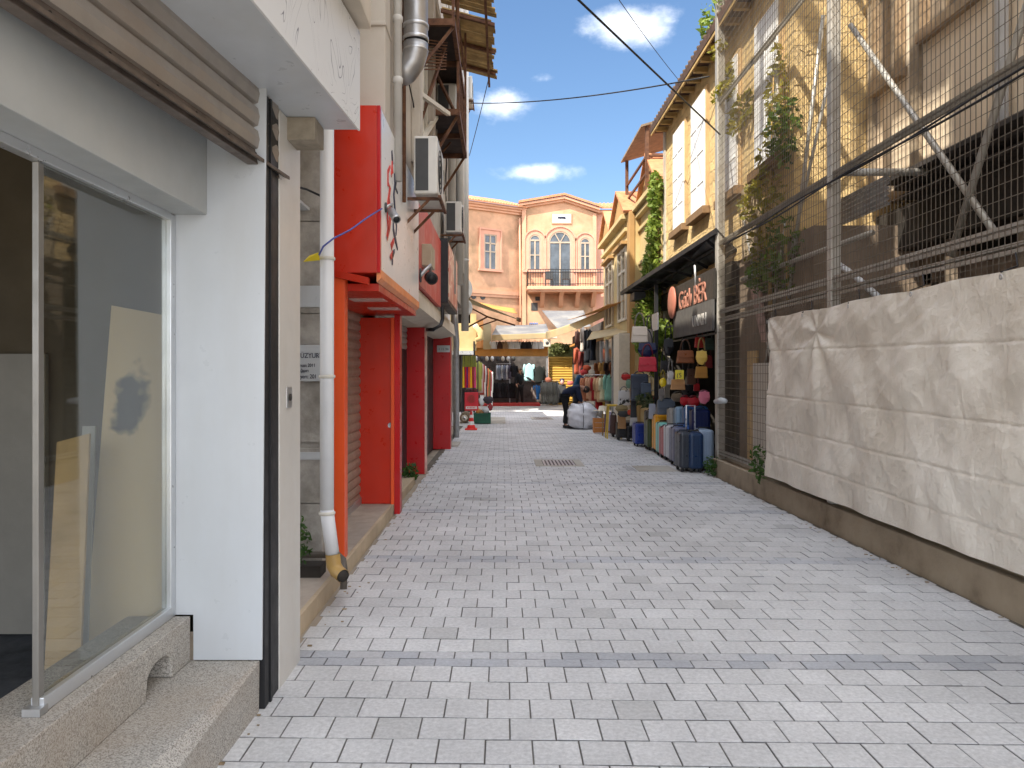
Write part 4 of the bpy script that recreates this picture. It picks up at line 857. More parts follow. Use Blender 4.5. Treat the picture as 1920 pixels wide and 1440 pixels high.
# tarp
def tarpmat():
    m = bpy.data.materials.new('dusty_tarpaulin'); m.use_nodes = True; N = m.node_tree.nodes; L = m.node_tree.links; b = N['Principled BSDF']; t = N.new('ShaderNodeTexCoord')
    def nz(sc, det, ms, dis=0):
        x = N.new('ShaderNodeTexNoise'); x.inputs['Scale'].default_value = sc; x.inputs['Detail'].default_value = det; x.inputs['Distortion'].default_value = dis*.45; mm = N.new('ShaderNodeMapping'); mm.inputs['Rotation'].default_value = (ms[3], 0, 0); mm.inputs['Scale'].default_value = ms[:3]; L.new(t.outputs['Object'], mm.inputs[0]); L.new(mm.outputs[0], x.inputs[0]); return x.outputs['Fac']
    a = nz(2, 8, (1, 1, 1, 0)); r = N.new('ShaderNodeMapRange'); r.inputs['From Min'].default_value = .35; r.inputs['From Max'].default_value = .7; L.new(a, r.inputs['Value'])
    x = N.new('ShaderNodeMix'); x.data_type = 'RGBA'; L.new(r.outputs[0], x.inputs['Factor']); x.inputs['A'].default_value = (.8, .75, .66, 1); x.inputs['B'].default_value = (.62, .56, .47, 1); L.new(x.outputs['Result'], b.inputs['Base Color']); b.inputs['Roughness'].default_value = .5
    h1 = nz(3, 5, (1, 2.2, .7, .5), .8); h2 = nz(9, 6, (1, 1, 1.6, -.6), 1.0)
    def ridge(v):
        q = N.new('ShaderNodeMath'); q.operation = 'SUBTRACT'; L.new(v, q.inputs[0]); q.inputs[1].default_value = .5; w_ = N.new('ShaderNodeMath'); w_.operation = 'ABSOLUTE'; L.new(q.outputs[0], w_.inputs[0]); return w_.outputs[0]
    ad = N.new('ShaderNodeMath'); ad.operation = 'MULTIPLY_ADD'; L.new(ridge(h2), ad.inputs[0]); ad.inputs[1].default_value = .5; L.new(ridge(h1), ad.inputs[2])
    bp = N.new('ShaderNodeBump'); bp.inputs['Strength'].default_value = .65; bp.inputs['Distance'].default_value = .045; bp.invert = True; L.new(ad.outputs[0], bp.inputs['Height']); L.new(bp.outputs[0], b.inputs['Normal']); return m
from mathutils import noise as mnoise
tp = thing('tarpaulin', 'dusty off-white creased tarpaulin tied to the wire fence', 'tarpaulin', (3.24, 6, 1.3))
def tf(u, v):
    y = 8.98-u*7.2; zt = 2.245+.006*sin(u*23)+.004*sin(u*51)-.012*(sin(u*pi*6)**2); zb = .335+.004*sin(u*31); 
    z = zb+(zt-zb)*v; p = Vector((0, y, z))
    s_, t_ = y*.92-z*.38, y*.38+z*.92; s2_, t2_ = y*.5+z*.86, -y*.86+z*.5
    e_ = min(1, v*6)*.85+.15; d = e_*.03*mnoise.noise(Vector((3, s_*.55, t_*3.2)))*min(1, (1-v)*5)*(1.2-.5*(1-v))+e_*.014*mnoise.noise(Vector((7, s2_*.7, t2_*4.5)))*(1-v)+.012*mnoise.noise(Vector((2, s_*2, t_*13)))*v
    d += .3*e_*(.4+.6*min(1, (1-v)*4))*.035*mnoise.noise(Vector((1.3, y*1.1+z*.6, z*.8)))+.03*mnoise.noise(Vector((5, y*2.5-z*1.6, z*1.7+y*.8)))
    for (sy, sz, fa) in ((.30, .18, .5), (-.25, .4, .35)):
        q = mnoise.noise(Vector((9, y*4*1+z*3*sy*4, z*3+y*sz*5))); d += e_*.03*(.35-abs(q)**.8)*fa*(.6+1.2*(1-v)*min(1, u*2+.3))
    # radiating folds from the two top tie points
    for (ty, tz, am, fr_, fall) in ((8.98, 2.24, .035, 9, .9), (7.55, 2.0, .05, 7, .8), (3.3, 2.3, .05, 8, 1.6)):
        dy, dz = y-ty, z-tz; rr = math.hypot(dy, dz)+.02; th = math.atan2(dz, dy)
        d += (.25+.75*min(1, (1-v)*5))*am*math.exp(-rr/fall)*min(1, rr*4)*sin(th*fr_)
    for zc in (1.85, 1.32, .95, .62):
        zc2 = zc-.05*(8.98-y)*.3; d += -.012*math.exp(-((z-zc2)/.009)**2)
    return (3.245-.03-d-.02*(1-v), y+ .02*(1-v)*(1 if u < .01 else 0), z)
m = MB(); m.grid(tf, 480, 170); m.build('sheet', tarpmat(), tp)
for k in range(7):
    y = 8.95-k*1.05; MB().tube([(3.2, y, 2.23), (XF-.05, y, 2.27), (XF-.05, y+.02, 2.36)], .005, 5).build('tie_cord', M_black, tp); MB().lathe([(.008, 0), (.014, -.003), (.02, 0), (.014, .003), (.008, 0)], (3.2, y, 2.2), 12, 'x').build('eyelet', M_steel, tp)

# ================================================================ RIGHT: ruined beige building behind the fence
rb = thing('ruined_building', 'derelict beige plastered building with dark hollow ground floor behind the fence', 'building', (5, 6, 0))
M_beige = mat('beige_render', (.72, .6, .45), .9, var=.12, scale=1.5, bump=.35, bscale=14, dist=.012, dirt=(.4, .26, .14), dscale=1.3, damt=.6, streak=True)
B(4.5, 9, -3, 9.1, 3.68, 12).build('upper_wall', M_beige, rb, bevel=.01)
m = MB()
for y, w_ in ((9.0, .12), (8.05, .14), (5.0, .12), (3.1, .12)): m.box(4.44, 4.5, y-w_, y, 3.68, 12)
m.build('pilaster', mat('brown_trim', (.3, .24, .17), .8, var=.3, scale=5, dirt=(.15, .1, .06)), rb)
def rwin(y0, y1, z0, z1, par, X=4.5, mt_=None):
    f = MB(); f.box(X-.08, X-.002, y0, y0+.1, z0, z1); f.box(X-.08, X-.002, y1-.1, y1, z0, z1); f.box(X-.08, X-.002, y0+.1, y1-.1, z1-.1, z1); f.box(X-.1, X-.002, y0-.04, y1+.04, z0-.06, z0+.04); f.box(X-.06, X-.002, (y0+y1)/2-.03, (y0+y1)/2+.03, z0+.04, z1-.1)
    o = f.build('window', mt_ or mat('window_wood', (.32, .23, .14), .7, var=.3, scale=6, dirt=(.2, .1, .05)), par); B(X-.02, X-.004, y0+.1, y1-.1, z0+.04, z1-.1).build('pane', mat('boarded_pane', (.22, .17, .12), .6, var=.5, scale=4), o)
rwin(6.9, 7.85, 5.15, 7.3, rb); rwin(8.25, 8.85, 4.95, 7.3, rb); rwin(3.6, 4.7, 5.6, 7.5, rb)
MB().tube([(4.42, 6.55, 12), (4.42, 6.55, 3.7)], .055, 12).build('white_downpipe', M_pvc, rb)
m = MB()
for k, (zz, xx) in enumerate(((3.6, 4.34), (3.5, 4.4), (3.66, 4.2))): m.hexa([(xx, -3, zz), (4.6, -3, zz), (4.6, 8.2, zz), (xx, 8.2, zz), (xx, -3, zz+.05), (4.6, -3, zz+.05), (4.6, 8.2, zz+.05), (xx, 8.2, zz+.05)])
m.build('ledge', mat('black_ledge', (.035, .03, .028), .8, var=.4), rb)
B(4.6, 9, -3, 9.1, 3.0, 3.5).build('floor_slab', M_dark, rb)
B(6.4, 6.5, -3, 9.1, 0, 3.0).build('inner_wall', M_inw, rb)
m = MB(); rnd = random.Random(12); y = -1.
while y < 8.8:
    m.box(4.7, 4.78, y, y+.1, 0, 3.5); y += rnd.uniform(.7, 1.3)
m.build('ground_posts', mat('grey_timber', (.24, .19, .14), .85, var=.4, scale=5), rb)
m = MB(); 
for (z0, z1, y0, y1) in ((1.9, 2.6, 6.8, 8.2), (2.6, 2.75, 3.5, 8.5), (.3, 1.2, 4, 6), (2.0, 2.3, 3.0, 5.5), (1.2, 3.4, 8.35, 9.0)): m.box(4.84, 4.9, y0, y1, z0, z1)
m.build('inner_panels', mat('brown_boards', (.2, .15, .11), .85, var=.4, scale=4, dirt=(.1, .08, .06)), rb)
# corrugated sheet + debris
t = tag(slats(7.6, 8.7, 3.95, 3.3, 3.62, .05, .03).build('corrugated_sheet', M_steel, None), 'short corrugated metal sheet tilting under the dark ledge behind the fence', 'metal sheet')
# stone building
sbd = thing('stone_building', 'ochre rubble stone building with white shutters and deep dark eaves', 'building', (4, 13, 0))
M_stone = mat('ochre_stone', (.66, .48, .23), .9, var=.25, scale=3, bump=.8, brick=('YZ', .37, .19, (.42, .31, .17), .02, (.5, .34, .15)), dirt=(.36, .25, .12), dscale=3.5, damt=.55)
B(3.6, 9, 11.3, 16.4, 3.3, 6.95).build('upper_wall', M_stone, sbd)
B(3.6, 9, 9.12, 11.3, 3.3, 7.0).build('near_wall', M_stone, sbd)
B(3.62, 9, 8.6, 11.3, 0, 3.3).build('plaster_base', mat('old_plaster', (.24, .18, .13), .9, var=.25, scale=2.5, bump=.4, dirt=(.2, .16, .12), damt=.7), sbd)
B(3.57, 3.68, 16.25, 16.43, 0, 6.95).build('corner_pipe_strip', M_stucco, sbd)
M_brk = mat('brick_sill', (.2, .12, .06), .85, var=.2, scale=8)
for i, (y0, y1, z0, z1) in enumerate(((14.42, 15.28, 4.5, 6.5), (12.93, 13.83, 4.5, 6.55), (11.15, 12.0, 4.4, 6.4), (9.5, 10.35, 4.4, 6.4))):
    o = MB().box(3.55, 3.599, y0-.06, y1+.06, z0, z1+.06).build('window', mat('window_reveal', (.5, .34, .17), .85, var=.2), sbd)
    for a, c in ((y0, (y0+y1)/2-.01), ((y0+y1)/2+.01, y1)):
        m = MB(); m.box(3.52, 3.549, a, c, z0+.02, z1)
        for zz in (z0+.45, z0+1.0, z0+1.5): m.box(3.51, 3.5195, a+.02, c-.02, zz, zz+.05)
        m.build('shutter', mat('white_shutter', (.78, .78, .78), .5, var=.03, dirt=(.6, .58, .5), damt=.3), o, bevel=.003)
    m = MB(); m.box(3.46, 3.6, y0-.13, y1+.13, z0-.14, z0-.01); m.build('sill', M_brk, o, bevel=.005)
# eaves
m = MB(); m.prism([(3.32, 6.96), (3.6, 6.97), (3.6, 7.05), (8, 8.6), (8, 8.75), (3.3, 7.07)], 'y', 8.8, 16.6); m.build('roof', mat('dark_roof', (.1, .06, .045), .85, var=.3, scale=5), sbd)
m = MB(); y = 8.9
while y < 16.5: m.box(3.36, 3.6, y, y+.08, 6.86, 6.955); y += .45
m.box(3.33, 3.36, 8.8, 16.6, 6.9, 6.958); m.build('rafters', M_wood, sbd)
m = MB(); 
for k in range(40): y = 8.8+k*.195; m.tube([(3.3, y, 7.07), (5, y, 7.69)], .045, 6)
m.build('roof_tiles', mat('brown_tiles', (.10, .065, .045), .85, var=.4, scale=7), sbd)
# ruin details behind fence: door, plaster, plywood, carton
tag(B(3.56, 3.6, 10.3, 11.0, 3.2, 4.3).build('shutter_panel', mat('tan_panel', (.4, .31, .2), .7, var=.2), None), 'tan panel fixed on the stone wall beneath the windows behind the fence', 'panel')
tag(B(3.50, 3.54, 9.05, 10.35, .262, 1.72).build('leaning_board', mat('whitish_board', (.62, .57, .5), .8, var=.08, dirt=(.45, .38, .3)), None, bevel=.006), 'whitish board standing behind the fence, left of the tarpaulin', 'board')
tag(B(3.56, 3.6, 10.4, 10.75, .3, 1.9).build('plywood_strip', MATS['plywood'], None), 'tall plywood strip leaning behind the fence next to its end post', 'board')
tag(MB().hexa([(3.52, 9.9, 2.0), (3.54, 9.9, 2.0), (3.6, 10.3, 3.0), (3.56, 10.3, 3.0), (3.52, 10.05, 2.0), (3.54, 10.05, 2.0), (3.6, 10.75, 3.0), (3.56, 10.75, 3.0)]).build('torn_poster', mat('torn_poster', (.5, .33, .28), .7, var=.4, scale=5), None), 'faded pink torn poster hanging behind the fence', 'poster')
weed('fence_weed', 'weed sprouting at the left edge of the tarpaulin', (3.2, 9.2, .2), (.12, .22, .25), 150, .035, 4)
def bush(name, label, blobs, n, sz, cols, seed, cat='climbing plant', stems=()):
    t = thing(name, label, cat, blobs[0][0]); m = MB(); leaves(m, blobs, n, sz, random.Random(seed)); m.build('foliage', leafmat(name+'_leaf'+str(seed), *cols), t)
    m = MB()
    for s in stems: m.tube(s, [.03]+[.012]*(len(s)-1), 6)
    if stems: m.build('stem', M_wood, t)
G1 = ((.10, .17, .02), (.26, .34, .05)); G2 = ((.05, .1, .015), (.14, .22, .03)); GY = ((.2, .2, .02), (.34, .27, .03))
bush('ruin_creeper', 'yellow green creeper hanging on the stone wall behind the fence', [((3.5, 10.0, 3.3), (.2, .5, .5)), ((3.5, 9.6, 4.2), (.18, .35, .7)), ((3.5, 10.3, 4.0), (.15, .6, .3)), ((3.5, 9.4, 5.2), (.12, .3, .6)), ((3.5, 10.9, 5.4), (.1, .6, .25)), ((3.5, 11.4, 6.1), (.1, .3, .3))], 1000, .055, GY, 21, stems=[[(3.55, 9.8, 2.4), (3.5, 9.7, 3.6), (3.48, 9.5, 5.4)]])
bush('ruin_shrub', 'green shrub growing on the ledge of the stone wall behind the fence', [((3.55, 9.3, 3.1), (.25, .5, .5)), ((3.5, 9.9, 2.9), (.2, .5, .25)), ((3.5, 9.2, 4.6), (.2, .3, .5))], 650, .05, G2, 22, 'shrub', stems=[[(3.6, 9.3, 2.5), (3.55, 9.3, 3.4)]])
bush('eave_weed', 'feathery weed growing from the eaves against the sky', [((3.35, 11.5, 7.35), (.25, .5, .3)), ((3.4, 12.2, 7.3), (.15, .3, .15))], 260, .05, G1, 23, 'plant', stems=[[(3.4, 11.6, 7.05), (3.3, 11.4, 7.5)]])
bush('eave_creeper', 'yellow creeper tuft on the eaves beside the fence post', [((3.35, 11.5, 6.6), (.12, .25, .15)), ((3.35, 11.4, 5.9), (.12, .3, .15))], 160, .05, GY, 24)
# building with cornice and far yellow building
yb = thing('ivy_building', 'yellowish two storey building with cornice and ivy between stone house and gabled house', 'building', (4, 17.7, 0))
M_yel = mat('yellow_stucco', (.5, .4, .2), .9, var=.1, scale=2, bump=.2, dirt=lin((180, 130, 70)), damt=.5, dscale=1.5)
M_yel2 = mat('ochre_stucco', lin((170, 134, 86)), .9, var=.1, scale=2, bump=.2, dirt=(.35, .2, .08), damt=.4)
B(3.53, 9, 16.44, 19.0, 0, 5.85).build('wall', M_yel, yb)
def trim(par, X, y0, y1, zs, mt_): 
    m = MB()
    for z, d, h_ in zs: m.box(X-d, X, y0, y1, z, z+h_)
    m.build('cornice', mt_, par, bevel=.01)
trim(yb, 3.53, 16.44, 19, ((5.2, .06, .08), (5.55, .12, .1), (5.72, .2, .12), (4.35, .05, .08)), M_yel)
m = MB(); m.prism([(16.5, 5.86), (18.9, 5.86), (17.7, 6.75)], 'x', 3.5, 3.7); m.build('gable', M_yel2, yb)
m = MB(); m.add([(3.4, 16.4, 5.84), (3.4, 17.7, 6.82), (9, 17.7, 6.82), (9, 16.4, 5.84), (3.4, 19, 5.84), (9, 19, 5.84)], [(0, 1, 2, 3), (1, 4, 5, 2)]); m.build('roof', M_tile, yb, solid=.06)
gy = thing('gabled_building', 'far yellow building with two small gables and pilasters on the right', 'building', (4, 21.5, 0))
B(3.3, 9, 19.01, 24.1, 0, 5.75).build('wall', M_yel, gy); B(3.26, 3.4, 18.985, 19.35, 0, 5.75).build('corner_pilaster', M_yel2, gy, bevel=.01)
trim(gy, 3.3, 19.35, 24.1, ((5.05, .05, .07), (5.3, .1, .1), (5.62, .2, .12)), M_yel)
for y0, y1 in ((19.2, 21.7), (21.9, 24.0)):
    yc = (y0+y1)/2; m = MB(); m.prism([(y0, 5.76), (y1, 5.76), (yc, 6.5)], 'x', 3.22, 3.4); m.build('gable', M_yel2, gy)
    m = MB(); m.add([(3.12, y0-.1, 5.76), (3.12, yc, 6.58), (8, yc, 6.58), (8, y0-.1, 5.76), (3.12, y1+.1, 5.76), (8, y1+.1, 5.76)], [(0, 1, 2, 3), (1, 4, 5, 2)]); m.build('gable_roof', M_tile, gy, solid=.07)
for y0, y1 in ((19.5, 20.9), (21.9, 23.4)):
    f = MB(); 
    for a, c in ((y0, y0+.1), (y1-.1, y1), ((y0+y1)/2-.05, (y0+y1)/2+.05)): f.box(3.24, 3.299, a, c, 3.0, 4.95)
    for z in (3.0, 4.3, 4.87): f.box(3.25, 3.299, y0+.1, y1-.1, z, z+.07)
    o = f.build('window', M_cream, gy); B(3.285, 3.298, y0+.08, y1-.08, 3.05, 4.9).build('pane', mat('brown_glass', (.2, .15, .08), .2, var=.4, scale=2), o)
    m = MB(); m.prism([(3.299, 5.0), (3.12, 5.0), (3.16, 5.12), (3.299, 5.22)], 'y', y0-.12, y1+.12) if False else m.box(3.12, 3.299, y0-.12, y1+.12, 4.98, 5.06); m.build('hood', M_yel2, o)
rt = thing('roof_shelter', 'open timber roof shelter on posts above the ivy building', 'shelter', (3.6, 18.5, 6.6))
m = MB(); m.hexa([(3.25, 17.3, 7.35), (4.6, 17.3, 7.75), (4.6, 20.3, 7.75), (3.25, 20.3, 7.35), (3.25, 17.3, 7.4), (4.6, 17.3, 7.8), (4.6, 20.3, 7.8), (3.25, 20.3, 7.4)]); m.build('roof', mat('grey_brown_timber', (.24, .17, .11), .85, var=.3, scale=5), rt)
for (x, y) in ((3.4, 17.4), (3.4, 20.2), (4.5, 17.4), (4.5, 20.2)): B(x-.04, x+.04, y-.04, y+.04, 5.8, 7.38+.3*(x-3.4)).build('post', M_rust, rt)
m = MB()
for z in (6.3, 6.7): m.bar((3.4, 17.4, z), (3.4, 20.2, z), .05); m.bar((3.4, 17.4, z), (4.5, 17.4, z), .05)
m.build('railing', M_rust, rt)
bush('wall_ivy', 'bright green ivy climbing the corner between stone house and yellow building', [((3.42, 16.5, 5.6), (.16, .3, .5)), ((3.42, 16.7, 4.8), (.16, .45, .5)), ((3.4, 16.8, 4.1), (.18, .6, .5)), ((3.35, 16.6, 3.4), (.2, .6, .5)), ((3.4, 17.2, 3.8), (.15, .5, .4))], 2600, .06, G1, 31, stems=[[(3.5, 16.5, 0), (3.5, 16.6, 3), (3.48, 16.5, 5.8)]])
bush('trellis_vine', 'lush sunlit vine behind the black canopy post', [((3.15, 16.2, 2.9), (.3, .6, .4)), ((3.1, 15.8, 2.3), (.28, .6, .45)), ((3.2, 15.5, 1.8), (.2, .4, .3)), ((3.3, 15.2, 2.4), (.2, .5, .3))], 2400, .055, G1, 32, stems=[[(3.3, 16, 0), (3.2, 16, 1.6), (3.15, 16.1, 2.8)]])

# ================================================================ bag shop
bsn = thing('bag_shop_canopy', 'flat black sheet metal canopy over the luggage shop', 'canopy', (3.1, 14, 3.4))
def cf(y): t = (y-11.35)/5.55; return Vector((3.28-.56*t, y, 3.78-.35*t))
fa, fb = cf(11.35), cf(16.9); wa_, wb_ = Vector((3.598, 11.35, 3.45)), Vector((3.598, 16.9, 3.45)); up_ = Vector((0, 0, .035))
MB().hexa([fa, fb, wb_, wa_, fa+up_, fb+up_, wb_+up_, wa_+up_]).build('roof_sheet', M_black, bsn)
m = MB(); dn = Vector((0, 0, -.03))
for y in (11.8, 12.9, 14.0, 15.1, 16.2, 16.8): m.bar(cf(y)+dn, Vector((3.58, y, 3.42)), .04, .05)
m.bar(fa+dn, fb+dn, .05, .07); m.bar((fa+wa_)/2+dn, (fb+wb_)/2+dn, .04, .05); m.build('ribs', M_black, bsn)
m = MB(); m.box(3.07, 3.14, 14.9, 14.97, 0, 3.36); m.build('post', M_black, bsn); MB().tube([(3.2, 12.3, 3.38), (3.25, 12.4, 2.9)], .02, 6).build('hanger', M_steel, bsn)
B(2.85, 3.1, 16.0, 16.5, 3.18, 3.34).build('lamp_box', M_black, bsn)
bsp = thing('luggage_shop', 'dark open front and back wall of the luggage shop', 'shop', (4, 14, 0))
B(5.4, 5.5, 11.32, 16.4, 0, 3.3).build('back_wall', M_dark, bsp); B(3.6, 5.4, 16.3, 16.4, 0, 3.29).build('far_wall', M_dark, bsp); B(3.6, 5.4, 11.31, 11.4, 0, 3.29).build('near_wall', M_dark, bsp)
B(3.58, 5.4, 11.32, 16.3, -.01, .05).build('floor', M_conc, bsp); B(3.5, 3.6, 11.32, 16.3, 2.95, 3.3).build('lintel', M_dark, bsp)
m = MB()
for z in (2.2, 2.5): m.bar((3.3, 11.4, z), (3.3, 15.6, z), .03)
for y in (13.5, 15.5): m.bar((3.3, y, 0), (3.3, y, 2.55), .035); m.bar((3.3, y, 2.5), (3.6, y, 2.5), .03)
m.build('hanging_rail', M_black, bsp)
sg = thing('bag_shop_sign', 'dark shop sign with raised pale lettering and a pink oval disc', 'sign', (3.2, 12.7, 2.7))
B(3.22, 3.26, 11.36, 13.95, 2.24, 2.72).build('lower_board', mat('sign_grey', (.09, .085, .08), .6), sg); B(3.24, 3.28, 11.36, 13.9, 2.725, 3.2).build('upper_board', mat('sign_dark', (.03, .025, .02), .6), sg)
M_lp = mat('pink_letter', lin((164, 112, 94)), .5, var=.1); M_lw = mat('white_letter', (.4, .38, .35), .5)
text('lettering', 'Gátlı BÈR', M_lp, .46, (3.235, 13.55, 2.74), RR, sg, ext=.012, sx=1.03)
text('small_lettering', 'UNXIH', M_lw, .27, (3.215, 12.52, 2.36), RR, sg, ext=.008, sx=1.0)
MB().lathe([(0, -.01), (.29, -.01), (.3, 0), (.3, .02), (0, .02)], (3.18, 13.9, 2.91), 28, 'x').build('round_disc', mat('pink_disc', lin((176, 112, 94)), .5), sg)
tag(B(2.98, 3.0, 14.2, 14.75, 2.42, 2.75).build('notice_board', M_white, None), 'small white notice hanging left of the shop sign by the vine', 'notice')
# ---- suitcases
def scmat(c): return mat('case_%d_%d_%d' % c, lin(c), .35, var=.06, bump=.04, bscale=200, spec=.5)
M_wheel = mat('wheel_black', (.02, .02, .02), .5)
def suitcase(label, px, pb, pt, col, w_=.44, d=.26, soft=False, tele=0, zoff=0, Y=None, rz=0.):
    """px: left edge pixel, pb/pt: bottom/top pixel rows"""
    Y = Y or F*(H-zoff)/(pb-VY); x0 = (px-VX)*Y/F; h_ = (pb-pt)*Y/F
    t = thing('suitcase', label, 'suitcase', (x0+w_/2, Y+d/2, zoff), 'suitcases standing before the luggage shop')
    m_ = scmat(col); wh = .06
    m = MB(); m.box(-w_/2, w_/2, -d/2, d/2, wh, h_); o = m.build('shell', m_, None, bevel=.05 if not soft else .035, seg=4); o.parent = t
    m = MB(); nr = 7 if w_ > .35 else 4
    if soft: m.box(-w_/2+.05, w_/2-.05, -d/2-.03, -d/2+.01, wh+.08, h_*.62)
    else:
        for k in range(nr): x = -w_/2+.06+(w_-.12)*k/(nr-1); m.box(x-.011, x+.011, -d/2-.006, -d/2+.002, wh+.07, h_-.06)
    o = m.build('front_pocket' if soft else 'ribs', m_, None, bevel=.01 if soft else .004); o.parent = t
    m = MB(); m.box(-w_/2-.002, w_/2+.002, -.006, .006, wh+.0, h_+.002); o = m.build('zip_seam', M_wheel, None, bevel=.002); o.parent = t
    m = MB(); m.tube([(-.08, 0, h_-.01), (-.08, 0, h_+.025), (.08, 0, h_+.025), (.08, 0, h_-.01)], .011, 8); o = m.build('grip', M_wheel, None); o.parent = t
    for sx in (-1, 1):
        for sy in (-1, 1):
            m = MB(); m.lathe([(0, -.018), (.028, -.018), (.028, .018), (0, .018)], (sx*(w_/2-.05), sy*(d/2-.05), .029), 12, 'x'); m.box(sx*(w_/2-.05)-.022, sx*(w_/2-.05)+.022, sy*(d/2-.05)-.03, sy*(d/2-.05)+.03, .05, .09); o = m.build('wheel', M_wheel, None); o.parent = t
    if tele:
        m = MB(); m.tube([(-.07, d/2-.03, h_-.01), (-.07, d/2-.03, h_+tele), (.07, d/2-.03, h_+tele), (.07, d/2-.03, h_-.01)], .014, 8); o = m.build('pull_handle', mat('bright_tube', (.8, .8, .82), .3, .6), None); o.parent = t
    t.rotation_euler.z = rz; return t
SC = [
 ('pale silver blue suitcase nearest the fence post', 1312, 884, 806, (150, 168, 190), .24),
 ('dark navy suitcase with extended handle, second from the fence', 1293, 887, 812, (26, 52, 86), .23),
 ('charcoal suitcase left of the dark navy one, frontmost in the row', 1275, 886, 811, (50, 56, 66), .24),
 ('blue suitcase peeking over the charcoal one', 1271, 872, 798, (44, 84, 150), .24),
 ('slate violet suitcase between silver and charcoal cases', 1264, 875, 802, (96, 100, 124), .24),
 ('silver white suitcase in the middle of the front row', 1252.5, 867, 799, (196, 198, 204), .24),
 ('dusty red suitcase between silver and mint cases', 1243.5, 862, 801, (176, 84, 88), .24),
 ('mint green suitcase right of the yellow one', 1237, 857, 793, (128, 200, 192), .26),
 ('tall yellow suitcase under the grey duffel bag', 1229.5, 851, 778, (238, 166, 18), .3),
 ('dark olive suitcase left of the yellow one', 1214.5, 845, 786, (62, 78, 40), .26),
 ('royal blue soft suitcase at the left end of the row', 1191.5, 838, 795, (24, 52, 140), .26)]
for i, (lb_, px, pb, pt, col, w_) in enumerate(SC): suitcase(lb_, px, pb, pt, col, w_, .42, soft=(i == 10), tele=.42 if i == 1 else 0)
rs_ = tag(B(3.2, 4.2, 12.2, 14.0, .05, .42).build('display_riser', M_dark, None), 'low dark riser behind the front row of suitcases', 'riser')
for lb_, px, pt, col, Y, w_ in (('grey beige suitcase on the riser above the mint one', 1255, 765, (150, 146, 140), 13.6, .4), ('light steel blue suitcase on the riser, left of the bright blue one', 1268, 763, (130, 160, 186), 13.3, .4), ('bright blue suitcase on the riser beneath the red bags', 1284, 762, (40, 92, 148), 12.9, .42), ('deep navy suitcase on the riser beside the fence', 1298, 768, (20, 34, 84), 12.5, .32)):
    suitcase(lb_, px, VY+(H-.42)*F/Y, pt, col, w_, zoff=.42, Y=Y)
# ---- bags
def bag(label, px, py, wpx, hpx, Y, col, kind='tote', name='handbag', cat='handbag', g='bags on show at the luggage shop', taper=.85, dep=.5, hl=.9, strap=None):
    c = W(px, py, Y); w_ = wpx*Y/F; h_ = hpx*Y/F; t = thing(name, label, cat, (c.x, Y, c.z-h_/2), g); d = w_*dep*.5; m_ = scmat(col) if kind != 'fabric' else scmat(col)
    m = MB()
    if kind == 'round': m.ellip((0, 0, h_/2), (w_/2, d/2, h_/2), 18, 11)
    elif kind == 'pouch': m.ellip((0, 0, h_/2), (w_/2, d/2, h_/2), 16, 10, fn=lambda q: 1+.08*sin(q.x*9)+.05*sin(q.z*11+q.y*5))
    else:
        m.hexa([(-w_/2, -d/2, 0), (w_/2, -d/2, 0), (w_/2, d/2, 0), (-w_/2, d/2, 0), (-w_/2*taper, -d/4, h_), (w_/2*taper, -d/4, h_), (w_/2*taper, d/4, h_), (-w_/2*taper, d/4, h_)])
    o = m.build('body', m_, None, bevel=min(w_, h_)*.14 if kind not in ('round', 'pouch') else 0, seg=3); o.parent = t
    if kind != 'round': m = MB(); m.hexa([(-w_/2*.9, -d/2-.006, h_*.45), (w_/2*.9, -d/2-.006, h_*.45), (w_/2*.9, -d/2+.01, h_*.45), (-w_/2*.9, -d/2+.01, h_*.45), (-w_/2*.86, -d/2*.6, h_*.93), (w_/2*.86, -d/2*.6, h_*.93), (w_/2*.86, -d/4, h_*.93), (-w_/2*.86, -d/4, h_*.93)]); o = m.build('flap', m_, None, bevel=.006); o.parent = t
    if hl:
        sc_ = strap or tuple(int(v*.6) for v in col); m = MB(); m.tube([(-w_*.28, 0, h_*.93)]+[(-w_*.28*cos(pi*k/8), 0, h_*.95+h_*hl*sin(pi*k/8)) for k in range(1, 8)]+[(w_*.28, 0, h_*.93)], .012, 6); o = m.build('handle', scmat(sc_), None); o.parent = t
    return t
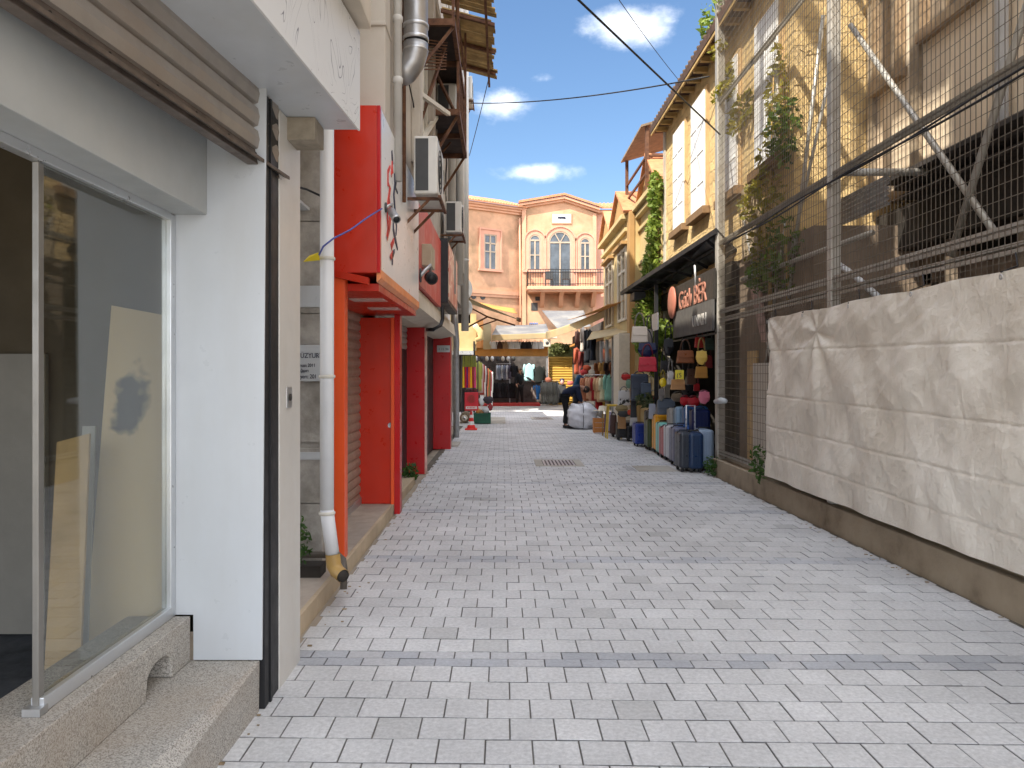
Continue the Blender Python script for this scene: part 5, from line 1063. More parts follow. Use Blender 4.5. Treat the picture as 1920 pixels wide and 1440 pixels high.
BG = [
 ('brown tote bag hanging under the sign', 1285, 669, 34, 24, 12.6, (120, 68, 34), 'tote'),
 ('pale yellow half round bag hanging beside the brown tote', 1315, 670, 22, 27, 12.0, (206, 172, 84), 'pouch'),
 ('mustard bag hanging beneath the pale yellow one', 1315, 698, 24, 22, 12.0, (150, 104, 36), 'tote'),
 ('tan tote under the yellow price card', 1271, 721, 28, 20, 12.8, (170, 126, 80), 'tote'),
 ('small white bag hanging left of the price card', 1257, 708, 13, 26, 13.2, (190, 186, 182), 'tote'),
 ('round yellow bag at the left of the hanging bags', 1243, 717, 14, 17, 13.5, (214, 186, 30), 'round'),
 ('black bag hanging high beside the vine', 1253, 650, 20, 34, 13.8, (24, 24, 28), 'pouch'),
 ('black bag hanging below the other black one by the vine', 1246, 688, 18, 24, 13.9, (30, 28, 30), 'tote'),
 ('dark red bag hanging between brown tote and post', 1328, 678, 16, 24, 12.3, (110, 24, 26), 'tote'),
 ('red bag hanging at the top under the sign', 1312, 642, 20, 20, 12.4, (150, 36, 26), 'tote'),
 ('dark green bag hanging top right beneath the sign', 1330, 645, 18, 22, 12.1, (34, 52, 44), 'tote'),
 ('dark brown bag hanging right of the price card', 1296, 706, 18, 30, 12.7, (70, 42, 26), 'tote'),
 ('tiny red purse hanging at the dark middle of the shop', 1306, 726, 12, 14, 12.9, (160, 20, 24), 'tote'),
 ('black rucksack hanging deep behind the tan tote', 1290, 735, 26, 30, 13.4, (22, 22, 24), 'pouch'),
 ('cream drum shaped bag hanging on the black post', 1199, 627, 32, 30, 14.0, (206, 196, 182), 'tote'),
 ('grey bag hanging right behind the cream drum bag', 1217, 632, 16, 30, 14.3, (120, 112, 100), 'tote'),
 ('navy cap shaped bag hanging on the post beneath the cream one', 1213, 655, 36, 28, 14.0, (18, 30, 72), 'pouch'),
 ('crimson bag hanging under the navy one', 1214, 683, 36, 28, 13.9, (176, 18, 44), 'tote')]
for b_ in BG: bag(*b_)
lbn = thing('price_card', 'yellow price card hanging on the tan tote', 'card', W(1272, 702, 12.6)); a = W(1266, 711, 12.6); c = W(1282, 694, 12.6)
B(a.x, c.x, 12.59, 12.6, a.z, c.z).build('card', mat('yellow_card', (.7, .58, .05), .6), lbn); text('digit', '(5', TX, .11, (a.x+.02, 12.588, a.z+.03), RF, lbn, ext=.001)
GR = 'goods heaped along the luggage shop front'
def gbag(*a, **k): k.setdefault('g', GR); return bag(*a, **k)
gbag('large dark grey rucksack hanging above the blue suitcase', 1199, 726, 34, 50, 15.4, (58, 66, 82), 'tote', name='backpack', cat='backpack', hl=.15, dep=.8, taper=.95)
bpk = gbag('smaller slate rucksack overlapping the large grey one', 1211, 734, 20, 32, 15.1, (70, 82, 100), 'tote', name='backpack', cat='backpack', hl=.1, dep=.8, taper=.95)
gbag('grey duffel bag lying on the yellow suitcase', 1248, 763, 36, 29, 14.3, (88, 98, 112), 'tote', name='duffel_bag', cat='bag', dep=1.2, hl=.1)
gbag('pale grey case top left of the duffel bag', 1223, 771, 14, 28, 14.8, (160, 168, 184), 'tote', hl=0)
gbag('pink neck pillow bag at the fence end of the shop', 1320, 745, 22, 24, 12.2, (214, 120, 142), 'pouch', hl=.1)
gbag('red shoulder bag lying left of the pink one', 1300, 754, 24, 18, 12.5, (150, 14, 28), 'pouch', hl=.2)
gbag('second red bag lying above the bright blue suitcase', 1284, 752, 20, 16, 12.8, (170, 20, 30), 'pouch', hl=.2)
gbag('fringed beige bag over the grey duffel', 1272, 745, 30, 16, 13.6, (120, 104, 84), 'pouch', hl=.2)
gbag('grey hooded cushion above the duffel bag', 1240, 740, 12, 24, 14.2, (130, 126, 122), 'pouch', hl=0)
gbag('red and white bag on top of the heap', 1173, 707, 18, 12, 17.4, (190, 34, 34), 'pouch', hl=.2)
gbag('sea green small bag below the red and white one', 1179, 720, 12, 16, 17.0, (120, 150, 130), 'pouch', hl=.1)
sp_ = gbag('white bag with black blotches in the middle of the heap', 1170, 746, 24, 28, 17.3, (197, 196, 196), 'tote', hl=.3)
def blotch():
    m = bpy.data.materials.new('blotched_cloth'); m.use_nodes = True; N = m.node_tree.nodes; L = m.node_tree.links; t = N.new('ShaderNodeTexCoord'); n = N.new('ShaderNodeTexNoise'); n.inputs['Scale'].default_value = 14; n.inputs['Detail'].default_value = 1; L.new(t.outputs['Object'], n.inputs[0]); r = N.new('ShaderNodeValToRGB'); r.color_ramp.interpolation = 'CONSTANT'; r.color_ramp.elements[0].color = (.02, .02, .02, 1); r.color_ramp.elements[1].position = .46; r.color_ramp.elements[1].color = (.6, .6, .6, 1); L.new(n.outputs['Fac'], r.inputs[0]); L.new(r.outputs[0], N['Principled BSDF'].inputs['Base Color']); return m
for ch in sp_.children:
    if ch.name.startswith('body'): ch.data.materials[0] = blotch()
gbag('tan shoulder bag leaning at the heap front', 1166, 792, 16, 24, 17.2, (166, 122, 74), 'tote', hl=.3)
gbag('dark brown shoulder bag left of the tan one', 1150, 795, 14, 34, 17.9, (66, 34, 22), 'tote', hl=.2)
gbag('white handbag above the black case', 1188, 789, 15, 18, 16.4, (196, 194, 190), 'tote', hl=.4)
gbag('violet blue bag at the far left foot of the heap', 1137, 793, 8, 34, 18.9, (60, 60, 130), 'tote', hl=0)
gbag('pale lilac bag beside the violet blue one', 1143, 790, 8, 36, 18.6, (176, 170, 204), 'tote', hl=0)
gbag('khaki belt bag on the heap', 1165, 766, 24, 14, 17.1, (140, 124, 84), 'pouch', hl=0)
gbag('black and grey bag under the khaki belt bag', 1170, 776, 26, 12, 16.9, (50, 48, 46), 'pouch', hl=0)
gbag('orange red small bag right of the black and grey bag', 1181, 773, 10, 10, 16.7, (200, 70, 40), 'pouch', hl=0)
gbag('black hanging bag with straps under the rucksacks', 1188, 765, 12, 36, 15.6, (26, 28, 34), 'tote', hl=.2)
gbag('maroon bag beside the potted foliage', 1226, 748, 12, 14, 15.2, (150, 20, 36), 'round', hl=0)
suitcase('black low suitcase lying under the tan bag', 1157, 826, 792, (26, 24, 26), .5, soft=True); suitcase('dark brown case at the foot of the heap', 1147, 820, 796, (52, 34, 30), .4, soft=True); suitcase('black soft case right of the tan bag', 1176, 828, 800, (20, 20, 24), .45, soft=True)
suitcase('tall olive grey case left of the dark olive one', 1211, 843, 770, (84, 82, 78), .3)
m = MB(); leaves(m, [(tuple(W(1210, 750, 15)), (.2, .2, .15))], 200, .05, random.Random(6)); tag(m.build('potted_foliage', leafmat('potleaf', (.03, .06, .02), (.12, .14, .06)), None), 'dull green foliage tuft under the slate rucksack', 'plant')
t = thing('woven_basket', 'beige slatted basket rack behind the rucksacks', 'basket', W(1226, 740, 15.8)); c = W(1226, 706, 15.8)
m = MB()
for k in range(9): x = c.x-.18+k*.045; m.bar((x, 15.8, c.z-.3), (x*1.01, 15.8, c.z+.12), .015)
m.bar((c.x-.2, 15.8, c.z), (c.x+.2, 15.8, c.z), .02); m.bar((c.x-.2, 15.8, c.z-.3), (c.x+.2, 15.8, c.z-.3), .02); m.build('slats', M_cream, t)
t = thing('straw_hat', 'wide straw hat on a low stand left of the yellow stool', 'hat', W(1130, 775, 18.8)); c = W(1130, 768, 18.8); MB().lathe([(0, .1), (.09, .09), (.11, 0), (.24, -.02), (.24, -.03), (.1, -.02)], c, 18).build('brim', M_cream, t)
MB().tube([(c.x, c.y, 0), (c.x, c.y, c.z)], .015, 6).build('stand', M_wood, t)
t = thing('yellow_stool', 'yellow wooden stool frame in the heap of bags', 'stool', W(1150, 790, 18)); c = W(1150, 760, 18); M_ys = mat('yellow_wood', (.62, .42, .06), .6)
B(c.x-.16, c.x+.16, 17.85, 18.15, c.z-.02, c.z+.02).build('seat', M_ys, t)
for sx in (-1, 1):
    for sy in (-1, 1): MB().bar((c.x+sx*.13, 18+sy*.12, c.z), (c.x+sx*.17, 18+sy*.15, 0), .03).build('leg', M_ys, t)
t = thing('orange_crate', 'orange wooden crate behind the straw hat', 'crate', W(1128, 790, 19.5)); c = W(1128, 795, 19.5)
m = MB(); 
for k in range(3): m.box(c.x-.2, c.x+.2, 19.4, 19.42, .03+.13*k, .13+.13*k); m.box(c.x-.2, c.x+.2, 19.7, 19.72, .03+.13*k, .13+.13*k)
for sx in (-1, 1): m.box(c.x+sx*.2-.01, c.x+sx*.2+.01, 19.42, 19.7, .02, .4)
m.build('slats', mat('orange_wood', (.5, .2, .05), .7), t)
tag(MB().tube([WX(1342, 753, 3.28), WX(1352, 751, 3.28), WX(1360, 752, 3.28)], [.035, .05, .035], 12).build('fence_lock', M_white, None), 'white plastic wrapped lock bundle on the fence end post', 'lock')
# ================================================================ FAR market
def sheet(name, label, cat, pts, m_, nu=10, nv=10, sag=.05, th=.012, parent=None, wav=0):
    p = [Vector(q) for q in pts]
    def fn(u, v):
        q = p[0]*(1-u)*(1-v)+p[1]*u*(1-v)+p[2]*u*v+p[3]*(1-u)*v
        return q+Vector((0, 0, -sag*4*u*(1-u)*.5-sag*4*v*(1-v)*.5+wav*sin(u*19)*sin(v*3)))
    m = MB(); m.grid(fn, nu, nv); o = m.build(name, m_, parent, solid=th)
    return tag(o, label, cat) if label else o
M_awn = mat('cream_awning', (.36, .29, .17), .8, var=.1, scale=2, dirt=lin((190, 150, 90)), damt=.5)
M_awb = mat('brown_awning', lin((190, 130, 60)), .8, var=.15, scale=3, dirt=(.3, .17, .06), damt=.5)
M_awg = mat('grey_tent', (.13, .13, .135), .8, var=.08, dirt=(.38, .35, .3))
# left awning with folding arms
aw = thing('folding_arm_awning', 'sloping cream awning on dark folding arms at the left end of the alley', 'awning', (-.5, 24, 3.6))
a0, a1, a2, a3 = W(872, 556, 22.6), W(975, 600, 22.6), W(970, 598, 25.2), W(872, 566, 25.2)
sheet('cloth', None, None, (a0, a1, a2, a3), M_awn, parent=aw, sag=.02)
m = MB(); m.bar(a1, a2, .06, .12); m.build('front_bar', M_rust, aw)
m = MB(); jn = W(914, 594, 24)
m.bar(W(876, 614, 24), jn, .05); m.bar(jn, W(966, 610, 24), .05); m.bar(W(884, 578, 24), jn, .045); m.bar(W(898, 612, 24.8), W(932, 600, 24.8), .04); m.build('folding_arm', M_rust, aw)
B(-1.75, -1.1, 25.2, 25.4, 3.3, 4.3).build('wall_bracket', M_dark, aw)
# second brown awning behind
sheet('brown_awning', 'brown awning with pale valance behind the folding arm awning', 'awning', (W(893, 570, 29), W(970, 588, 29), W(965, 578, 31), W(895, 566, 31)), M_awb)
# yellow stall wall
t = thing('yellow_stall', 'yellow painted stall front between scarf rack and left facade', 'stall', (-1.4, 30, 0))
B(-2.4, W(893, 0, 30).x, 30, 30.2, 2.5, pyz(588, 30)).build('upper_panel', M_yel, t); B(-2.4, W(888, 0, 29.9).x, 29.8, 29.99, pyz(665, 30), pyz(658, 30)).build('ledge', M_alu, t)
m = MB(); m.bar((W(889, 0, 29.9).x, 29.9, 0), (W(889, 0, 29.9).x, 29.9, pyz(640, 30)), .07); m.build('post', M_black, t); B(-2.4, -1.25, 30.3, 30.4, 0, 2.5).build('back_panel', M_dark, t)
B(-6, -2.3, 29.5, 37.5, 0, 7.0).build('shade_house_wall', M_yel, t)  # hidden house block added to shade the ground past the sunlit strip
t = thing('extractor_fan', 'round cream extractor with hooked outlet on the yellow stall', 'fan', W(895, 615, 29.7)); c = W(892, 612, 29.7); MB().lathe([(0, 0), (.12, 0), (.12, .15), (0, .15)], c, 14, 'y').build('drum', M_cream, t)
MB().tube([c, W(900, 622, 29.6), W(902, 634, 29.6), W(892, 638, 29.6)], [.1, .14, .13, .08], 10).build('outlet', M_yel, t)
# central shop
cs = thing('clothes_shop', 'open fronted clothes shop under the cream awning at the end of the alley', 'shop', (1, 37, 0))
xl, xm = W(862, 0, 37).x, W(1027, 0, 37).x
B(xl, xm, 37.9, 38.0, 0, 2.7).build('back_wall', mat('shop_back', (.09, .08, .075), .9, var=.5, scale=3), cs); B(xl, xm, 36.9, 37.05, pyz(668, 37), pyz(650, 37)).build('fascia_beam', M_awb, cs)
B(xl, xm, 36.6, 37.0, pyz(650, 37)+.0, pyz(650, 37)+.06).build('canopy_edge', M_cream, cs)
B(W(1024, 0, 37).x, W(1028, 0, 37).x, 36.95, 37.05, 0, 2.7).build('door_post', M_steel, cs); B(W(955, 0, 37).x, W(957, 0, 37).x, 37.3, 37.4, 0, 2.7).build('inner_post', M_steel, cs)
B(xl+.8, W(1012, 0, 36.4).x, 35.6, 37.8, .0, .1).build('red_step', mat('red_carpet', lin((168, 52, 46)), .9, var=.15), cs)
ys = thing('yellow_shutter_stall', 'stall with closed yellow roller shutter beside the clothes shop', 'stall', (2.8, 37.2, 0))
slats(W(1029, 0, 37.2).x, W(1110, 0, 37.2).x, 37.2, 0, pyz(669, 37.2), .13, .03, -1, 'y').build('roller_shutter', mat('yellow_shutter', lin((200, 158, 70)), .5, .1, var=.08), ys)
B(W(1029, 0, 37.3).x, W(1120, 0, 37.3).x, 37.25, 38, pyz(669, 37.2), pyz(645, 37.2)).build('header', mat('olive_header', (.14, .15, .05), .8), ys)
bush('stall_ivy', 'dark olive creeper over the yellow shutter stall', [(tuple(W(1050, 654, 36.9)), (.55, .2, .35))], 500, .07, ((.06, .08, .02), (.14, .15, .04)), 41)
# main cream awning
M_val = M_awn
ca = thing('market_awning', 'long cream market awning with valance across the end of the alley', 'awning', (.7, 33, 3.2))
sheet('roof_cloth', None, None, (W(922, 628, 32), W(1031, 624, 32), W(1024, 607, 35), W(931, 610, 35)), M_awg, parent=ca, sag=.06)
sheet('valance', None, None, (W(922, 639, 31.97), W(1031, 634, 31.97), W(1031, 624, 31.97), W(922, 628, 31.97)), M_val, parent=ca, sag=0, wav=.01)
m = MB(); pts = [W(992+k*1.1, 608.5+2.2*sin(k*2.1), 34.6) for k in range(16)]; m.tube([p+Vector((0, -.12, .03)) for p in pts], .03, 4); m.build('blue_script', mat('blue_script', (.12, .2, .45), .6), ca)
sheet('curved_awning', 'cream awning strip curving up to the gabled building on the right', 'awning', (W(1024, 636, 30), W(1140, 592, 23.5), W(1140, 577, 23.5), W(1024, 622, 30)), M_awn, sag=.12)
sheet('brown_side_awning', 'brown canvas awning fixed to the gabled building above the coat rack', 'awning', (W(1063, 600, 27), W(1140, 571, 21), W(1184, 556, 19.6), W(1176, 566, 25)), M_awb, sag=.08)
sheet('grey_tent_sheet', 'pale grey tent sheet sloping under the pink balcony', 'tent', (W(1045, 616, 34), W(1108, 612, 34), W(1094, 582, 36.5), W(1016, 582, 36.5)), M_awg, sag=.04)
sheet('beige_side_awning', 'small beige awning over the coat rack window', 'awning', (W(1100, 638, 22), W(1183, 622, 19.1), W(1186, 608, 20.5), W(1110, 622, 23.5)), M_awn, sag=.02)
for lb_, px, py, w_, h_, Y in (('upper white square box at the corner of the market awning', 1037, 628, 16, 13, 29.8), ('lower white box hanging beneath the awning corner', 1026, 643, 13, 14, 29.9)):
    c = W(px, py, Y); t = thing('loudspeaker_box', lb_, 'speaker box', c); k = Y/F; B(c.x-w_*k/2, c.x+w_*k/2, Y, Y+.2, c.z-h_*k/2, c.z+h_*k/2).build('case', M_cream, t, bevel=.02); MB().lathe([(.06, 0), (.07, -.01), (.02, -.005), (0, -.005)], (c.x, Y-.001, c.z), 12, 'y').build('grille', M_grille, t)
# brown/cream panels left of the awning
t = thing('folded_panels', 'pair of folded cream fabric panels left of the market awning', 'panel', W(905, 630, 33)); 
B(W(906, 0, 33).x, W(921, 0, 33).x, 33, 33.1, pyz(655, 33), pyz(607, 33)).build('panel', M_awn, t); B(W(888, 0, 33.2).x, W(906, 0, 33.2).x, 33.2, 33.3, pyz(652, 33.2), pyz(600, 33.2)).build('panel', mat('peach_panel', lin((226, 160, 100)), .8), t)
# right stall row behind the gabled building
rr = thing('dark_stall_row', 'low dark stall with clothes hanging outside, right of the yellow shutter', 'stall', (3.6, 28, 0))
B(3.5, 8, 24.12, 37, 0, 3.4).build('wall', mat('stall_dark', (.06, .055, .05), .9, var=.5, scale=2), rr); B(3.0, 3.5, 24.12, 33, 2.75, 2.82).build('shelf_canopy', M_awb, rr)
# shop at foot of gabled building: dark glazing and tiled pier
gs = thing('window_display', 'dark glazed shop window and pale tiled pier at the foot of the gabled building', 'shopfront', (3.25, 21, 0))
B(3.2, 3.29, 19.9, 24.0, .3, 2.6).build('glazing', M_wglass, gs)
for y in (20.0, 21.3, 22.6, 23.9): B(3.15, 3.199, y, y+.07, .3, 2.62).build('mullion', M_steel, gs)
m = MB(); z = 0
while z < 2.55: m.box(W(1160, 0, 19).x, 3.2595, 18.93, 18.984, z+.004, z+.086); z += .09
m.box(W(1160, 0, 19).x+.004, 3.25, 18.94, 19.9, 0, 2.6); m.build('tiled_pier', mat('pale_tiles', (.6, .54, .44), .5, var=.08, scale=10), gs)
# ---- garments
def garment(par_name, label, cat, x, y, ztop, w_, l_, col, ang=0, group=None, seed=0, coat=True):
    t = thing(par_name, label, cat, (x, y, ztop), group); rnd = random.Random(seed); n = 14; ph = rnd.uniform(0, 6)
    m = MB(); rows = 8; vs = []
    for j in range(rows+1):
        v = j/rows; hw = w_/2*(.35+.65*min(1, v*5)) if coat else w_/2*(.8+.2*v); dp = .035+.05*v
        for i in range(n):
            a = 2*pi*i/n; wob = 1+.22*v*sin(a*4+ph)
            vs.append((hw*cos(a)*(1+.05*v*sin(a*3)), dp*sin(a)*wob, -.02-l_*v+(.0 if v else 0)-(.07*(1-min(1, v*5))*abs(cos(a)) if coat else 0)))
    m.add(vs, [(j*n+i, j*n+(i+1) % n, (j+1)*n+(i+1) % n, (j+1)*n+i) for j in range(rows) for i in range(n)]+[tuple(range(n))], True)
    o = m.build('cloth', mat('cloth_%d_%d_%d' % col, lin(col), .85, var=.1, scale=8, bump=.2, bscale=120), None, solid=.004); o.parent = t
    if coat and cat != 'scarf':
        for s in (-1, 1):
            m = MB(); m.tube([(s*w_*.42, 0, -.08), (s*w_*.52, 0, -.3*l_), (s*w_*.5, .01, -.62*l_)], [.05, .05, .045], 8); o = m.build('sleeve', MATS['cloth_%d_%d_%d' % col], None); o.parent = t
    m = MB(); m.tube([(-w_*.3, 0, -.05), (0, 0, 0), (w_*.3, 0, -.05)], .006, 5); m.tube([(0, 0, 0), (0, 0, .05), (.02, 0, .06)], .004, 5); o = m.build('hanger', M_grille, None); o.parent = t
    t.rotation_euler.z = ang; return t
ORD = ['first', 'second', 'third', 'fourth', 'fifth', 'sixth', 'seventh', 'eighth', 'ninth', 'tenth', 'eleventh', 'twelfth', 'thirteenth', 'fourteenth']
CN = {}
def rack(label, p, q, z, cols, l_, place, w_=.42, coat=True, kind=('coat', 'coat'), legs=True, group=None):
    p = Vector(p); q_ = Vector(q); t = thing('clothes_rack', label, 'clothes rack', ((p.x+q_.x)/2, (p.y+q_.y)/2, 0)); m = MB(); m.tube([(p.x, p.y, z), (q_.x, q_.y, z)], .015, 8); m.build('rail', M_steel, t)
    if legs:
        for e in (p, q_): MB().tube([(e.x, e.y, z), (e.x, e.y, .03)], .014, 8).build('upright', M_steel, t); MB().bar((e.x, e.y-.25, .03), (e.x, e.y+.25, .03), .03).build('foot', M_steel, t)
    d = (q_-p); an = math.atan2(d.y, d.x)+pi/2
    for i, (c, nm) in enumerate(cols):
        f = (i+.5)/len(cols); garment(kind[0], '%s %s, %s from the left on %s' % (nm, kind[1], ORD[i], place), kind[1].split()[-1], p.x+d.x*f, p.y+d.y*f, z-.02, w_, l_*(1+.06*sin(i*2.3)), c, an, group, i+int(l_*100), coat)
a = W(1096, 0, 22.6); b_ = W(1136, 0, 21.8)
rack('chrome clothes rack right of the bent man', (a.x, a.y), (b_.x, b_.y), pyz(703, 22), [((176, 112, 78), 'rust brown'), ((150, 90, 60), 'brown'), ((196, 150, 116), 'tan'), ((186, 138, 108), 'camel'), ((150, 30, 34), 'dark red'), ((190, 152, 112), 'beige'), ((206, 170, 130), 'sand'), ((226, 214, 176), 'cream')], .72, 'the rack right of the bent man', w_=.34, group='coats on the rack right of the bent man')
garment('long_coat', 'mint green long coat hanging at the right end of the coat rack', 'coat', W(1145, 0, 21.6).x, 21.6, pyz(698, 21.6), .38, .8, (130, 178, 158), .2, None, 3)
for i, (px, c, nm) in enumerate(((1121, (176, 30, 34), 'bright red'), (1127, (150, 20, 26), 'dark red'), (1133, (226, 180, 80), 'yellow'), (1140, (220, 214, 200), 'white'))):
    garment('hanging_trousers', '%s trousers hanging low beneath the coats, %s from the left' % (nm, ORD[i]), 'trousers', W(px, 0, 22.2).x, 22.2, pyz(738, 22.2), .16, .46, c, .3, 'trousers beneath the coats', i+9, False)
# clothes hung high by the dark stall
for i, (px, pt, l_, c, nm, Y) in enumerate(((1083, 618, 1.2, (60, 34, 28), 'dark brown', 28), (1081, 650, 1.0, (170, 84, 58), 'rust', 27.4), (1090, 655, .9, (120, 50, 44), 'maroon', 27.2), (1093, 612, .9, (190, 180, 170), 'pale grey', 26.8), (1100, 616, 1.2, (34, 36, 42), 'black', 26.4), (1106, 616, 1.1, (52, 56, 62), 'charcoal', 26), (1112, 625, .9, (30, 36, 50), 'navy', 25.2))):
    garment('hanging_garment', '%s garment hanging high on the dark stall, %s from the left' % (nm, ORD[i]), 'garment', W(px, 0, Y).x, Y, pyz(pt, Y), .22, l_, c, .9, 'garments on the dark stall', i+20)
for i, (px, c, nm) in enumerate(((1123, (120, 74, 40), 'brown'), (1132, (190, 146, 84), 'light tan'), (1142, (50, 34, 30), 'dark'), (1152, (130, 80, 50), 'cinnamon'))):
    garment('display_jacket', '%s jacket displayed above the coat rack, %s from the left' % (nm, ORD[i]), 'jacket', W(px, 0, 22.8-i*.4).x, 22.8-i*.4, pyz(676, 22.5), .26, .5, c, .4, 'jackets before the shop window', i+30)
# grey coats rack
a = W(1017, 0, 36); b_ = W(1046, 0, 35.6)
rack('low rack packed with grey coats in front of the yellow shutter', (a.x, a.y), (b_.x, b_.y), pyz(714, 36), [((110+8*(i % 3), 112+7*(i % 3), 106+8*(i % 3)), ('mid grey', 'light grey', 'warm grey')[i % 3]) for i in range(8)], 1.05, 'the packed grey rack', w_=.4, group='grey coats on the packed rack')
# inside clothes shop
a = W(930, 0, 37.2); b_ = W(958, 0, 37.2)
rack('high rack of pale shirts in the clothes shop', (a.x, 37.3), (b_.x, 37.2), pyz(682, 37.3), [((190, 196, 206), 'white'), ((150, 160, 180), 'pale blue'), ((196, 200, 204), 'silver'), ((120, 130, 150), 'slate blue'), ((200, 200, 206), 'off white'), ((90, 84, 100), 'plum grey')], .75, 'the shirt rack in the shop', w_=.3, kind=('shirt', 'shirt'), legs=False, group='shirts on the high rack in the shop')
for i, (px, pt, w_, l_, c, nm) in enumerate(((964, 683, .3, .6, (20, 20, 26), 'black jacket'), (1011, 684, .5, .9, (26, 30, 28), 'black coat'), (1006, 720, .28, .75, (50, 120, 190), 'bright blue cloth'), (992, 680, .5, .9, (170, 216, 220), 'pale aqua shirt'), (1003, 722, .25, .7, (110, 100, 96), 'taupe cloth'), (913, 684, .3, .6, (60, 40, 40), 'dark brown jacket'), (905, 690, .3, .7, (150, 70, 60), 'brick jacket'))):
    garment('shop_garment', nm+' hanging at the open front of the clothes shop', 'garment', W(px, 0, 36.7).x, 36.7, pyz(pt, 36.7), w_, l_, c, 0, None, i+50)
for i in range(9):
    px = 922+i*5.3; garment('low_garment', ('black' if i % 3 else 'dark grey')+' garment on the lower rail of the clothes shop, %s from the left' % ORD[i], 'garment', W(px, 0, 37).x, 37, pyz(716, 37), .2, .8, (22+20*(i % 3 == 0), 22+20*(i % 3 == 0), 26+20*(i % 3 == 0)), .7, 'dark garments on the lower rail', i+60)
rnd = random.Random(8)
for i in range(9):
    px = 926+i*11; c = (rnd.choice([(30, 26, 26), (196, 192, 186), (70, 44, 30), (150, 120, 90)])); garment('awning_garment', 'small %s garment hanging under the market awning, %s from the left' % ('pale' if c[0] > 140 else 'dark', ORD[i]), 'garment', W(px, 0, 33).x, 33, pyz(638, 33), .28, .36, c, 0, 'garments under the market awning', i+70)
for i in range(8):
    px = 893+i*10; c = W(px, 668, 36.5); t = tag(MB().ellip((c.x, 36.5, c.z-.12), (.09, .09, .13), 10, 7).build('hanging_hat', mat('hat_%d' % (i % 3), ((.6, .6, .6), (.05, .05, .05), (.5, .46, .4))[i % 3], .8), None), '%s small hat hanging under the shop beam, %s from the left' % (('white', 'black', 'beige')[i % 3], ORD[i]), 'hat', 'hats hanging under the shop beam')
# scarf stand left
t = thing('scarf_stand', 'dark metal stand holding bright scarves at the left of the market', 'stand', (-1.2, 26.6, 0)); a = W(866, 0, 26.6); b_ = W(896, 0, 26.6); zz = pyz(667, 26.6)
m = MB(); m.tube([(a.x, 26.6, zz), (b_.x, 26.6, zz)], .015, 6); m.tube([(a.x, 26.6, zz), (a.x, 26.6, 0)], .02, 6); m.tube([(b_.x, 26.6, zz), (b_.x, 26.6, 0)], .02, 6); m.build('frame', M_black, t)
for i, (px, c, nm) in enumerate(((869, (222, 180, 40), 'golden'), (873, (176, 24, 40), 'crimson'), (876, (120, 20, 90), 'purple'), (879.5, (226, 90, 30), 'orange'), (883.5, (230, 180, 20), 'yellow'), (887, (150, 30, 40), 'wine red'), (891, (214, 70, 120), 'pink'))):
    x = W(px, 0, 26.6).x; t = thing('scarf', nm+' scarf, %s from the left on the scarf stand' % ORD[i], 'scarf', (x, 26.55, zz), 'scarves on the stand')
    for nme, z0, z1, cc in (('top_band', zz, zz-.4, (120, 124, 50)), ('tail', zz-.4, zz-1.15, c)):
        m = MB(); m.hexa([(x-.03, 26.53, z1), (x+.04, 26.53, z1), (x+.04, 26.57, z1), (x-.03, 26.57, z1), (x-.025, 26.53, z0), (x+.025, 26.53, z0), (x+.025, 26.57, z0), (x-.025, 26.57, z0)]); m.build(nme, mat('cloth_%d_%d_%d' % cc, lin(cc), .85), t, bevel=.006)
for i in range(9):
    Y = 27.5+i*.35; px = 898+i*2.6; cc = ((150, 150, 70), (180, 150, 140), (150, 60, 50), (200, 190, 180), (60, 40, 36), (214, 120, 80), (110, 110, 60), (170, 50, 60), (230, 230, 220))[i]
    garment('draped_cloth', 'patterned cloth hanging right of the scarf stand, %s from the left' % ORD[i], 'cloth', W(px, 0, Y).x, Y, pyz(676+i*2.2, Y), .3, 1.1+.05*i, cc, 1.0, 'cloths right of the scarf stand', i+80)
for i in range(5):
    px = 868+i*6; garment('dark_skirt', 'dark skirt hanging low behind the red board, %s from the left' % ORD[i], 'skirt', W(px, 0, 27.2).x, 27.2, pyz(728, 27.2), .18, .5, (40+10*i, 36, 36), .5, 'dark skirts behind the red board', i+90, False)
# left floor: roll, crate, cone + red board
t = thing('carpet_roll', 'rolled brown carpet with open end beside the red board', 'carpet roll', (-1.2, 23.6, .2)); c = W(871, 781, 23.4)
MB().lathe([(.1, 0), (.16, 0), (.16, 1.2), (.1, 1.2), (.1, 0)], (c.x, 23.4, .17), 16, 'y').build('roll', mat('carpet_brown', (.2, .15, .1), .95, var=.4, scale=10), t); MB().lathe([(.05, .001), (.1, .001), (.1, .1)], (c.x, 23.4, .17), 16, 'y').build('inner_lining', M_cream, t)
t = thing('green_crate', 'dark green plastic crate with odds and ends on the paving', 'crate', (W(904, 0, 23).x, 23.2, 0)); x0, x1 = W(888, 0, 23).x, W(920, 0, 23).x; M_gc = mat('green_plastic', (.01, .09, .05), .5, var=.3)
m = MB(); m.box(x0, x1, 23, 23.03, .02, .34); m.box(x0, x1, 23.37, 23.4, .02, .34); m.box(x0, x0+.03, 23.03, 23.37, .02, .34); m.box(x1-.03, x1, 23.03, 23.37, .02, .34); m.box(x0+.03, x1-.03, 23.03, 23.37, .02, .05)
for k in range(8): x = x0+.04+k*(x1-x0-.06)/8; m.box(x, x+.015, 22.985, 23, .04, .32)
m.box(x0-.01, x1+.01, 22.98, 23, .3, .34); m.build('crate_walls', M_gc, t)
